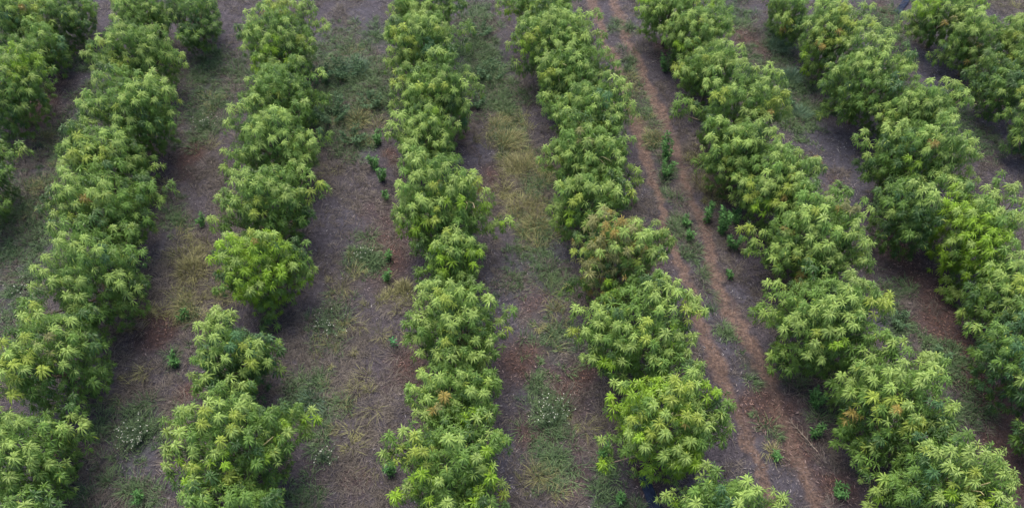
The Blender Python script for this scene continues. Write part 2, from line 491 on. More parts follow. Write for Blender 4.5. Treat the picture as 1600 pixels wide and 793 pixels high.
ROWNAME = {'A': 'fifth row left of wheel tracks', 'B': 'fourth row left of wheel tracks', 'C': 'third row left of wheel tracks',
           'D': 'second row left of wheel tracks', 'E': 'first row left of wheel tracks', 'F': 'first row right of wheel tracks',
           'G': 'second row right of wheel tracks', 'H': 'third row right of wheel tracks'}
ORD = ['first', 'second', 'third', 'fourth', 'fifth', 'sixth', 'seventh', 'eighth', 'ninth', 'tenth', 'eleventh', 'twelfth']
P_, D_, Y_, L_, O_, B_, M_, Z_ = 'p', 'd', 'y', 'l', 'o', 'b', 'm', 'z'
# row, centre px, centre py, half width px, half height px, tone, look, visible leaf clumps (px, py, r px[, tone])
TREES = [
 ('A', -45, 290, 70, 62, 'd', 'dark green', [(5, 245, 22, M_), (40, 240, 13, M_), (10, 275, 18, D_), (0, 320, 18, D_)]),
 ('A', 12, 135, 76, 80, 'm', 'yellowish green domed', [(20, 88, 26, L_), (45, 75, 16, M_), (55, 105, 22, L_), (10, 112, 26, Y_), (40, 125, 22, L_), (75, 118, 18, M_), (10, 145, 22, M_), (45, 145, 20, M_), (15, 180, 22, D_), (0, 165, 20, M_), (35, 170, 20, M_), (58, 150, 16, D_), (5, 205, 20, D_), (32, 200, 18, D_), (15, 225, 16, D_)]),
 ('A', 68, 78, 44, 36, 'm', 'small rounded green', [(68, 58, 20, M_), (90, 75, 20, B_), (60, 85, 20, M_), (95, 95, 14, D_)]),
 ('A', 14, 28, 62, 46, 'm', 'pale topped broad', [(10, 15, 18), (45, 15, 18, Y_), (20, 30, 20, B_), (55, 30, 16), (5, 50, 20), (30, 45, 18)]),
 ('A', 108, 22, 48, 46, 'd', 'shaded dark green', [(75, 12, 18, M_), (110, 28, 16, M_), (140, 12, 14, M_), (125, 40, 16, D_)]),
 ('B', 20, 850, 100, 70, 'm', 'frame cut green', [(30, 800, 25, M_), (85, 800, 22, D_)]),
 ('B', 45, 715, 92, 72, 'm', 'pale crested broad', [(20, 672, 24), (85, 678, 22), (40, 712, 26), (8, 708, 20), (88, 745, 24, M_), (130, 690, 20, D_), (10, 752, 24, M_), (120, 640, 18, D_), (65, 730, 18)]),
 ('B', 82, 560, 98, 75, 'm', 'large yellow flushed', [(50, 495, 22, Y_), (98, 512, 20), (75, 545, 20, Z_), (25, 575, 26, Y_), (60, 580, 22, Y_), (110, 545, 20), (108, 570, 20), (150, 590, 22, M_), (8, 553, 20, Y_), (40, 545, 18, Y_), (150, 545, 20, D_), (35, 610, 20, Y_)]),
 ('B', 148, 432, 92, 72, 'm', 'tall pale shouldered', [(112, 388, 22), (145, 398, 24), (70, 415, 16), (60, 440, 16), (82, 440, 18), (128, 438, 24), (190, 445, 20), (128, 465, 20), (170, 400, 20, B_), (215, 408, 22, D_), (200, 487, 16), (205, 462, 18), (40, 480, 14, M_), (45, 498, 18, Y_), (220, 450, 16, D_)]),
 ('B', 166, 330, 90, 55, 'm', 'orange flecked wide', [(108, 298, 22), (95, 325, 20), (165, 308, 22), (165, 328, 20), (208, 322, 22, M_), (245, 318, 14), (128, 318, 14, O_), (125, 345, 18, Y_), (180, 350, 20, M_), (225, 345, 18, D_), (88, 366, 14, M_), (145, 370, 13, O_), (228, 298, 20, M_), (270, 300, 12, D_), (180, 384, 22, M_), (115, 388, 14)]),
 ('B', 172, 252, 80, 42, 'm', 'yellowish flat topped', [(122, 238, 24, Y_), (115, 262, 20), (150, 250, 22, Y_), (175, 243, 18, Y_), (210, 260, 15), (245, 262, 16), (180, 222, 22), (125, 275, 16)]),
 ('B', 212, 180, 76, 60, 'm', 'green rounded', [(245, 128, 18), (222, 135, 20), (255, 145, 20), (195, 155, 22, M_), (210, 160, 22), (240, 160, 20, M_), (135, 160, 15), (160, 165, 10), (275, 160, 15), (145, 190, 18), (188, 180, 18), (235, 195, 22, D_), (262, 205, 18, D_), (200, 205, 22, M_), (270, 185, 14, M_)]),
 ('B', 214, 88, 76, 46, 'm', 'pale side sprigged', [(168, 68, 18), (200, 60, 18), (188, 48, 12), (250, 65, 20), (262, 85, 18), (235, 95, 20), (190, 98, 20, Y_), (200, 120, 18, Y_), (282, 100, 15), (138, 86, 13), (165, 100, 16), (220, 115, 18, M_)]),
 ('B', 222, 22, 55, 42, 'm', 'bluish shouldered', [(195, 10, 20), (182, 28, 13), (238, 18, 18), (258, 30, 20, B_), (215, 35, 20, M_)]),
 ('B', 308, 28, 46, 50, 'd', 'dark green straggling', [(330, 42, 16, M_), (300, 10, 22, M_), (325, 8, 14, M_), (290, 60, 18, D_), (310, 60, 16, D_)]),
 ('C', 375, 815, 95, 55, 'm', 'frame cut green', [(310, 790, 20, M_), (375, 790, 22, M_), (425, 780, 18, D_)]),
 ('C', 372, 690, 110, 76, 'm', 'huge spreading', [(340, 632, 16), (300, 648, 18), (285, 650, 12), (335, 662, 22, Y_), (385, 640, 16), (365, 660, 16, Y_), (428, 650, 16, M_), (488, 655, 16, L_), (462, 658, 16, L_), (445, 678, 18, L_), (478, 678, 16, M_), (395, 682, 18, M_), (360, 690, 20, Y_), (270, 722, 18, L_), (295, 690, 22, M_), (310, 720, 20, Y_), (345, 725, 18, L_), (425, 718, 18, L_), (310, 752, 22, L_), (362, 750, 14, Y_), (285, 755, 18, M_), (440, 700, 16, M_), (265, 700, 14, L_), (400, 720, 16, D_)]),
 ('C', 365, 566, 76, 54, 'b', 'silvery pale two lobed', [(338, 497, 16), (325, 515, 16), (350, 515, 18), (330, 545, 20), (345, 560, 20), (318, 565, 16), (395, 548, 18), (385, 562, 18, Y_), (410, 570, 18), (335, 590, 20), (430, 578, 18), (415, 540, 16, B_), (365, 540, 18, B_), (310, 600, 18, M_), (390, 595, 20, M_)]),
 ('C', 406, 420, 76, 56, 'l', 'bright lime', [(355, 382, 20, L_), (342, 405, 18, L_), (365, 405, 22, L_), (402, 395, 18, L_), (425, 378, 18, Y_), (400, 375, 14, O_), (440, 395, 18, L_), (430, 435, 22, L_), (478, 428, 20, L_), (378, 438, 22, L_), (400, 450, 18, L_), (475, 445, 16, L_), (455, 410, 18, L_), (420, 480, 20, M_), (385, 465, 18, L_), (420, 510, 16, D_)]),
 ('C', 424, 318, 82, 56, 'm', 'dark sided', [(378, 282, 22), (412, 292, 15), (440, 305, 20), (480, 278, 14, M_), (504, 298, 13), (362, 328, 18), (385, 320, 18), (400, 330, 20, Y_), (455, 318, 18), (478, 310, 15, Y_), (478, 345, 18, D_), (430, 350, 18, M_), (335, 350, 12), (360, 355, 18, M_), (395, 305, 15)]),
 ('C', 430, 224, 80, 58, 'm', 'yellow green lumpy', [(372, 180, 18), (400, 205, 20), (410, 190, 18), (435, 190, 20), (440, 225, 20), (480, 222, 20), (470, 250, 18), (400, 230, 20), (505, 218, 16, B_), (360, 245, 14), (378, 250, 18, M_), (355, 270, 12, M_), (455, 240, 16), (490, 240, 12)]),
 ('C', 440, 150, 74, 42, 'm', 'low shaded', [(398, 135, 14, Y_), (425, 140, 20, M_), (430, 155, 18), (500, 122, 13, M_), (505, 162, 16, M_), (470, 165, 20, M_), (390, 160, 16, M_)]),
 ('C', 440, 66, 66, 64, 'm', 'orange tipped', [(392, 28, 14), (422, 16, 16, O_), (450, 15, 18, Y_), (482, 20, 22), (500, 45, 18), (395, 55, 20), (380, 60, 10, O_), (440, 50, 20), (425, 75, 20, L_), (460, 70, 20), (440, 100, 22, L_), (410, 105, 18, L_), (465, 105, 18, M_), (480, 75, 16), (430, 120, 18, M_), (412, 88, 16, L_)]),
 ('D', 712, 838, 90, 60, 'm', 'frame cut green', [(690, 800, 22), (760, 795, 18, M_)]),
 ('D', 706, 728, 98, 76, 'm', 'large yellow topped', [(648, 682, 20), (625, 712, 20, Y_), (645, 705, 18, Y_), (665, 715, 16, Y_), (610, 690, 13, M_), (710, 690, 18, M_), (750, 722, 22, L_), (760, 740, 18, L_), (788, 695, 16, D_), (660, 745, 16, L_), (690, 745, 18, M_), (640, 765, 16, L_), (780, 768, 18, Y_), (740, 778, 18, L_), (685, 782, 20, L_), (618, 780, 12, L_), (725, 725, 16, M_), (770, 690, 16, M_), (600, 715, 12)]),
 ('D', 710, 628, 78, 55, 'm', 'pale twin crested', [(680, 595, 20), (720, 590, 15), (742, 612, 24), (755, 630, 18), (682, 632, 24, Z_), (652, 618, 14), (738, 652, 18, L_), (765, 650, 16, M_), (715, 650, 16, M_), (690, 655, 18, M_), (770, 605, 16, M_)]),
 ('D', 712, 515, 80, 68, 'm', 'broad pale yellow', [(665, 465, 22), (695, 456, 20), (690, 475, 20, Y_), (725, 465, 15), (655, 490, 16), (660, 512, 20), (705, 505, 18), (765, 478, 15), (795, 492, 12, M_), (782, 518, 18), (750, 545, 22), (700, 530, 18, Y_), (735, 500, 14), (655, 548, 18), (640, 535, 10), (770, 550, 18, M_), (690, 550, 18), (728, 565, 18, M_), (755, 575, 16)]),
 ('D', 706, 402, 58, 54, 'm', 'narrow pale round topped', [(708, 375, 20), (692, 385, 18), (725, 385, 18), (710, 395, 20, L_), (680, 405, 18, L_), (740, 412, 20, L_), (655, 428, 13, M_), (700, 420, 18, L_), (750, 395, 13, M_), (680, 440, 16), (725, 440, 16, M_), (725, 462, 12)]),
 ('D', 690, 312, 84, 76, 'm', 'broad twiggy domed', [(652, 258, 20), (645, 240, 16), (690, 265, 18), (732, 278, 18), (740, 290, 16, Y_), (640, 292, 22), (665, 285, 16), (682, 298, 12, O_), (628, 320, 16), (655, 325, 20), (640, 340, 18), (680, 325, 16), (680, 340, 14, Y_), (712, 300, 18), (712, 320, 18, L_), (760, 310, 14), (755, 330, 14, L_), (790, 352, 12, L_), (630, 360, 18, L_), (660, 358, 18, L_), (650, 380, 16, L_), (720, 345, 16, M_), (745, 350, 16, M_), (770, 360, 14, M_)]),
 ('D', 665, 208, 62, 52, 'm', 'bright centred pale', [(672, 188, 20, L_), (655, 195, 18), (622, 198, 18), (612, 215, 14), (645, 220, 18), (685, 222, 20), (705, 200, 18, M_), (655, 240, 18), (700, 242, 16, M_), (685, 250, 16, M_), (630, 230, 14)]),
 ('D', 680, 152, 76, 44, 'm', 'pale many tufted', [(622, 128, 18, Y_), (650, 138, 18), (685, 142, 16, Y_), (715, 145, 18), (745, 145, 14), (700, 122, 16, M_), (622, 150, 14), (622, 172, 18), (660, 175, 16), (720, 172, 18), (690, 170, 18), (725, 188, 14, B_), (640, 160, 16)]),
 ('D', 664, 78, 66, 48, 'm', 'yellowish domed', [(625, 58, 18, Y_), (655, 48, 18), (685, 48, 18), (700, 60, 18, M_), (732, 50, 15, M_), (725, 75, 14, D_), (640, 80, 18, Y_), (665, 75, 18, B_), (650, 98, 20), (690, 75, 18), (620, 90, 16), (680, 105, 18), (610, 105, 14), (700, 110, 14, M_), (630, 108, 16)]),
 ('D', 662, 12, 62, 40, 'm', 'pale topped green', [(660, 12, 20), (618, 28, 16), (640, 20, 18), (700, 25, 15, M_), (610, 45, 12), (715, 15, 18, B_), (675, 28, 16), (625, 8, 14, M_)]),
 ('E', 1125, 815, 108, 62, 'm', 'low frame cut pale', [(1042, 778, 16, L_), (1105, 742, 18), (1090, 782, 20), (1170, 765, 22), (1215, 785, 18), (1135, 780, 18, B_), (1160, 790, 20), (1105, 762, 16, M_)]),
 ('E', 1040, 660, 102, 78, 'l', 'bright twin crested', [(968, 605, 20, L_), (990, 615, 22, L_), (955, 640, 16, L_), (1065, 612, 24, Y_), (1085, 600, 16), (1105, 615, 16, L_), (1050, 625, 16, Y_), (1010, 640, 16), (995, 655, 18, Y_), (1122, 648, 18), (1128, 670, 16), (995, 680, 18, L_), (1040, 655, 14, Y_), (1078, 655, 18, Y_), (1098, 662, 18), (1010, 692, 16, Y_), (1065, 705, 22), (1045, 715, 16), (945, 692, 14, M_), (980, 700, 16, M_), (1030, 675, 16, Y_), (1100, 690, 16, M_), (1055, 730, 14, L_), (945, 728, 10, L_), (1125, 690, 13, M_), (1085, 720, 16, L_)]),
 ('E', 995, 525, 105, 74, 'm', 'wide pale tufted', [(1030, 445, 20), (1020, 462, 18), (1045, 462, 16), (1080, 475, 18), (1090, 488, 16), (1075, 495, 18, Y_), (932, 495, 16), (920, 520, 18), (940, 525, 18), (970, 520, 18), (965, 500, 14, M_), (1038, 498, 18), (1010, 510, 14, Y_), (955, 545, 18), (970, 562, 16), (925, 560, 18), (1010, 550, 16), (1045, 530, 18, L_), (1060, 555, 20, M_), (900, 492, 14), (895, 525, 12, Y_), (1030, 560, 18, M_), (950, 580, 16, L_), (985, 540, 16), (1080, 530, 14, M_), (1090, 580, 16)]),
 ('E', 966, 405, 82, 66, 'z', 'bronze tinged brownish', [(945, 332, 14, Z_), (940, 350, 16, Z_), (925, 355, 14, Z_), (955, 365, 18, Z_), (975, 368, 18, Z_), (1002, 375, 18), (1040, 375, 15, M_), (995, 352, 12), (905, 400, 16, Y_), (935, 392, 20, Z_), (968, 395, 18, Z_), (990, 400, 18, Y_), (1020, 395, 16, M_), (925, 425, 18, Z_), (900, 450, 14, D_), (885, 458, 12, M_), (955, 455, 16, L_), (960, 475, 16, M_), (990, 430, 16, M_), (1025, 405, 14)]),
 ('E', 915, 318, 68, 50, 'm', 'mid green', [(880, 300, 18, M_), (895, 290, 18, Y_), (920, 290, 18), (955, 300, 18), (975, 305, 16, Y_), (870, 330, 16), (890, 345, 16, L_), (870, 350, 14, L_), (900, 325, 16, Y_), (980, 320, 16, B_), (960, 325, 16, M_), (915, 345, 14, M_)]),
 ('E', 925, 245, 78, 50, 'm', 'pale dense stemmed', [(860, 232, 16), (870, 248, 16), (915, 215, 18, Z_), (945, 232, 18), (890, 240, 18), (920, 245, 18), (965, 250, 16), (850, 265, 15, M_), (905, 262, 18), (930, 268, 18), (985, 275, 16), (955, 275, 16), (880, 272, 16, M_), (980, 225, 14, M_), (995, 285, 10), (885, 220, 14)]),
 ('E', 920, 182, 74, 44, 'm', 'pale feathery', [(905, 155, 18), (850, 155, 14), (892, 170, 18), (925, 168, 16), (978, 168, 15), (985, 185, 14), (960, 180, 18), (872, 185, 16, M_), (855, 175, 12, M_), (915, 190, 18, Z_), (945, 195, 16), (890, 195, 16), (940, 160, 14, B_), (970, 200, 14, M_)]),
 ('E', 892, 122, 72, 44, 'm', 'open crowned pale', [(850, 95, 15), (882, 82, 15), (868, 110, 16, Y_), (858, 128, 16, Y_), (900, 102, 15), (912, 120, 16), (885, 128, 14), (955, 108, 16, M_), (965, 125, 15, M_), (935, 130, 18, M_), (895, 138, 16), (870, 145, 14)]),
 ('E', 870, 64, 70, 54, 'm', 'broad green', [(872, 32, 18), (855, 42, 16), (910, 35, 15), (885, 40, 16), (828, 42, 15), (930, 26, 12, M_), (810, 58, 14), (802, 70, 14), (935, 65, 15, M_), (880, 58, 18), (835, 62, 16, Y_), (822, 82, 16, L_), (900, 65, 18), (860, 75, 16), (915, 80, 15, M_), (810, 100, 14, M_), (840, 92, 14, L_), (915, 48, 14), (820, 115, 14, D_), (890, 85, 14)]),
 ('E', 850, 4, 66, 36, 'm', 'far dark green', [(785, 15, 14, M_), (800, 22, 14, L_), (850, 10, 16), (880, 15, 14, M_), (810, 10, 14, M_), (830, 25, 12)]),
 ('F', 1545, 858, 110, 62, 'm', 'frame cut green', [(1520, 808, 24), (1580, 805, 20)]),
 ('F', 1470, 758, 112, 74, 'm', 'open dark centred', [(1455, 705, 18), (1470, 722, 20), (1520, 712, 20), (1510, 730, 18), (1500, 755, 20, Y_), (1550, 715, 16), (1565, 745, 16), (1570, 765, 14), (1350, 745, 16, M_), (1368, 765, 18), (1395, 755, 16, M_), (1340, 725, 14, M_), (1440, 745, 18, B_), (1475, 785, 20, L_), (1515, 788, 18, Y_), (1555, 788, 18, L_), (1415, 780, 18, B_), (1510, 688, 13, M_), (1360, 708, 16, Y_), (1440, 715, 16, D_), (1370, 790, 18, L_), (1430, 690, 14, B_)]),
 ('F', 1385, 632, 94, 78, 'm', 'yellowish tall domed', [(1342, 590, 20), (1320, 605, 16), (1355, 575, 16), (1375, 600, 20), (1410, 585, 18), (1448, 570, 18), (1450, 590, 16), (1395, 608, 18, Y_), (1360, 640, 20, Y_), (1335, 625, 18), (1400, 638, 18, Y_), (1420, 650, 18, Y_), (1425, 670, 18, Y_), (1325, 655, 14, O_), (1315, 675, 16, M_), (1310, 690, 16, M_), (1380, 655, 16), (1480, 640, 16), (1465, 610, 16, M_), (1435, 605, 16), (1340, 700, 16, D_), (1480, 660, 14, M_), (1380, 690, 18, D_), (1300, 610, 14, M_), (1460, 640, 14, B_)]),
 ('F', 1285, 505, 102, 74, 'm', 'broad with low skirt', [(1330, 445, 20), (1350, 460, 18), (1378, 475, 16, Y_), (1360, 485, 16, Y_), (1205, 455, 16), (1215, 470, 14), (1325, 470, 18), (1262, 490, 18), (1300, 480, 16), (1285, 488, 16), (1230, 515, 18), (1250, 505, 16), (1275, 530, 16, Y_), (1320, 510, 18), (1300, 520, 16), (1305, 540, 16, L_), (1180, 495, 13, M_), (1215, 560, 18, M_), (1235, 575, 16, M_), (1268, 562, 16), (1360, 525, 18, M_), (1200, 500, 16, M_), (1340, 500, 16), (1380, 528, 12, M_), (1210, 575, 16, M_), (1190, 480, 12, M_)]),
 ('F', 1270, 372, 98, 66, 'm', 'reddish flecked spreading', [(1258, 318, 18, M_), (1288, 320, 16, M_), (1325, 330, 18, Z_), (1338, 345, 16), (1245, 345, 18), (1280, 345, 18), (1265, 370, 18), (1300, 365, 18), (1330, 365, 16), (1345, 385, 16), (1165, 362, 14, Y_), (1185, 378, 16), (1170, 395, 14, M_), (1235, 398, 18), (1255, 405, 18, Y_), (1225, 372, 12, O_), (1295, 410, 20), (1340, 405, 18, M_), (1355, 415, 14, M_), (1205, 400, 14, M_), (1250, 440, 14, O_), (1220, 420, 16, M_), (1320, 425, 16), (1280, 390, 16)]),
 ('F', 1210, 288, 74, 64, 'm', 'smooth domed', [(1220, 235, 18, M_), (1235, 248, 18, M_), (1215, 258, 18), (1255, 255, 18, M_), (1268, 275, 16, M_), (1245, 275, 18), (1205, 280, 18), (1148, 285, 13), (1168, 295, 15, Y_), (1195, 298, 18), (1230, 290, 16, Y_), (1250, 295, 16), (1150, 315, 14), (1175, 315, 14, Y_), (1215, 318, 16, Y_), (1225, 322, 14, O_), (1190, 330, 16, L_), (1240, 315, 14), (1265, 300, 14, B_), (1275, 255, 10, O_)]),
 ('F', 1152, 240, 68, 44, 'm', 'low shaded', [(1110, 235, 16), (1125, 245, 14, M_), (1150, 218, 16), (1185, 210, 18), (1170, 225, 14), (1130, 268, 16, Y_), (1095, 260, 14, M_), (1115, 262, 14, M_), (1210, 215, 14)]),
 ('F', 1155, 172, 86, 50, 'm', 'pale yellow wide', [(1115, 122, 14), (1110, 140, 16), (1125, 155, 16, Y_), (1200, 112, 13), (1215, 125, 11, M_), (1155, 105, 14), (1150, 148, 14), (1190, 142, 16), (1180, 160, 14), (1215, 160, 18, Y_), (1225, 150, 14), (1200, 172, 18, Y_), (1165, 178, 14), (1225, 175, 13), (1065, 165, 16, M_), (1085, 175, 16, M_), (1055, 180, 13, M_), (1155, 200, 14), (1185, 190, 14, Y_), (1120, 195, 14, D_), (1225, 190, 14)]),
 ('F', 1108, 112, 60, 40, 'm', 'pale tufted', [(1095, 92, 14), (1130, 82, 14, M_), (1155, 82, 13, M_), (1060, 108, 13, Y_), (1080, 120, 16, M_), (1130, 100, 14), (1150, 100, 14), (1065, 125, 14, M_), (1105, 110, 13), (1120, 92, 12)]),
 ('F', 1088, 56, 58, 44, 'm', 'pale domed', [(1092, 25, 16), (1072, 30, 13), (1055, 40, 15), (1090, 45, 16), (1130, 38, 14, M_), (1105, 50, 14), (1045, 62, 14), (1075, 62, 16), (1100, 70, 15), (1128, 60, 15), (1115, 75, 13, Y_), (1062, 78, 13, L_), (1080, 85, 13, Y_), (1042, 48, 14, M_)]),
 ('F', 1045, 10, 66, 36, 'm', 'far yellow green', [(1005, 16, 16, L_), (1030, 12, 16), (1050, 8, 14), (1110, 15, 14, L_), (1080, 8, 14, Y_), (1020, 30, 14, M_), (1018, 42, 12, M_), (1125, 8, 12)]),
 ('G', 1670, 690, 82, 64, 'd', 'edge cut dark', [(1592, 668, 13, M_), (1588, 690, 12, D_)]),
 ('G', 1605, 562, 92, 70, 'b', 'dark bluish green low', [(1520, 515, 16, M_), (1550, 525, 18, M_), (1535, 555, 18, D_), (1565, 545, 18, M_), (1590, 560, 18, B_), (1590, 590, 18), (1560, 580, 16, D_), (1590, 620, 16, D_)]),
 ('G', 1585, 462, 80, 62, 'm', 'pale headed', [(1590, 415, 18), (1580, 430, 18), (1550, 430, 18), (1555, 450, 16), (1590, 455, 16, Y_), (1570, 470, 16), (1520, 478, 16, M_), (1540, 490, 16), (1580, 490, 18, M_), (1505, 495, 12, M_), (1520, 455, 14, D_)]),
 ('G', 1522, 372, 72, 86, 'l', 'bright lime tall', [(1495, 305, 18, L_), (1480, 330, 16, L_), (1545, 310, 18), (1535, 325, 18, L_), (1560, 290, 16, B_), (1580, 320, 16), (1585, 345, 14), (1500, 335, 18, L_), (1525, 345, 18, L_), (1560, 345, 18), (1500, 365, 18, L_), (1535, 370, 18, L_), (1565, 370, 16, L_), (1490, 390, 16, L_), (1520, 395, 18, L_), (1550, 395, 16, L_), (1480, 430, 16, L_), (1515, 425, 16, L_), (1475, 455, 14, L_), (1545, 415, 14, L_), (1490, 470, 13, M_), (1575, 300, 14), (1480, 410, 14, L_)]),
 ('G', 1420, 332, 72, 54, 'd', 'dark shaded', [(1380, 310, 16, D_), (1410, 300, 18, M_), (1445, 305, 18), (1395, 335, 18, M_), (1430, 335, 16, D_), (1385, 365, 16, D_), (1420, 365, 16, M_), (1450, 350, 16, D_), (1435, 380, 14, D_), (1405, 372, 14, D_), (1455, 325, 14)]),
 ('G', 1432, 250, 94, 54, 'm', 'broad pale crested', [(1342, 222, 14), (1362, 240, 18), (1395, 205, 18), (1380, 225, 14, D_), (1412, 205, 16), (1450, 210, 18), (1485, 215, 18, M_), (1460, 228, 12, O_), (1448, 240, 16), (1475, 258, 18), (1512, 238, 16), (1498, 232, 14), (1425, 258, 14, L_), (1460, 280, 16), (1505, 260, 16), (1512, 285, 14), (1385, 275, 16, M_), (1355, 275, 16, D_), (1475, 285, 16), (1345, 258, 14, D_), (1420, 230, 14, B_), (1400, 250, 16, D_), (1500, 295, 13), (1370, 258, 14, D_)]),
 ('G', 1432, 182, 76, 44, 'm', 'pale peaked', [(1448, 145, 14), (1440, 160, 14), (1420, 160, 16), (1400, 172, 15), (1375, 180, 16), (1390, 190, 14, Y_), (1455, 168, 14), (1478, 188, 13), (1450, 185, 14), (1425, 190, 14), (1400, 200, 14), (1460, 175, 12)]),
 ('G', 1352, 132, 80, 64, 'm', 'tall pointed', [(1365, 52, 11), (1360, 65, 12), (1345, 72, 14), (1380, 75, 13), (1385, 90, 14), (1352, 90, 14), (1335, 95, 14, M_), (1360, 112, 15), (1420, 95, 14), (1412, 110, 14), (1425, 125, 12), (1345, 130, 14, M_), (1300, 115, 14, M_), (1375, 135, 16, M_), (1290, 140, 15, D_), (1320, 150, 14, D_), (1285, 178, 14, M_), (1320, 180, 14, M_), (1350, 160, 16, M_), (1400, 130, 14, B_), (1365, 170, 16, M_), (1390, 145, 14, B_), (1345, 108, 13)]),
 ('G', 1300, 58, 62, 60, 'm', 'yellow centred', [(1280, 15, 16), (1308, 20, 18, Y_), (1350, 20, 13), (1355, 35, 12), (1270, 40, 16), (1295, 42, 16), (1325, 42, 14, Y_), (1340, 50, 14), (1280, 60, 16, Y_), (1260, 60, 13), (1288, 72, 14, O_), (1310, 62, 14, Y_), (1262, 85, 16, L_), (1265, 108, 14, L_), (1320, 75, 14), (1290, 92, 14, M_), (1320, 15, 14), (1275, 112, 12, L_)]),
 ('G', 1232, 18, 38, 40, 'm', 'small yellow tipped', [(1215, 10, 14, M_), (1245, 10, 14, M_), (1222, 35, 14), (1228, 48, 11, Y_), (1242, 42, 12, D_)]),
 ('H', 1632, 200, 58, 44, 'd', 'edge cut dark', [(1598, 150, 13), (1592, 175, 14), (1565, 185, 14, M_), (1595, 200, 13, M_), (1575, 230, 14, D_), (1590, 215, 14, M_)]),
 ('H', 1570, 136, 56, 32, 'd', 'low dark bronze', [(1500, 148, 15, M_), (1530, 135, 14, D_), (1560, 140, 16, M_), (1545, 160, 14, D_), (1510, 120, 14, D_), (1580, 150, 14, D_)]),
 ('H', 1610, 80, 56, 46, 'm', 'yellow topped tall', [(1590, 42, 16), (1578, 55, 14, Y_), (1595, 62, 16, Y_), (1575, 78, 15), (1590, 90, 15, Y_), (1570, 105, 14, L_), (1562, 120, 13), (1590, 115, 14), (1565, 68, 13), (1585, 128, 13)]),
 ('H', 1526, 66, 56, 38, 'm', 'pale headed bluish', [(1520, 32, 16), (1508, 45, 15), (1540, 40, 14), (1482, 42, 12, Z_), (1500, 55, 14, M_), (1530, 55, 14), (1460, 92, 14, M_), (1475, 80, 13, B_), (1515, 75, 14, Z_), (1540, 90, 14), (1490, 95, 14, M_), (1520, 100, 14, Z_), (1490, 70, 13)]),
 ('H', 1474, 20, 58, 34, 'm', 'bright green broad', [(1440, 15, 18, L_), (1418, 32, 15), (1445, 30, 14, L_), (1495, 22, 14), (1530, 12, 13, L_), (1460, 38, 14, M_), (1395, 52, 13, M_), (1425, 52, 14, M_), (1470, 10, 14, L_), (1510, 10, 13), (1445, 55, 14, D_)]),
]
SHOOTS = {('E', 892, 122): [(870, 95), (875, 140), (858, 118), (885, 105)], ('D', 690, 312): [(735, 305), (728, 330), (742, 328)], ('C', 372, 690): [(412, 695), (428, 684)],
          ('E', 1040, 660): [(1055, 640), (1068, 655), (1048, 650)], ('E', 925, 245): [(925, 235), (945, 260), (955, 255)], ('F', 1470, 758): [(1525, 760), (1535, 775), (1545, 755)]}

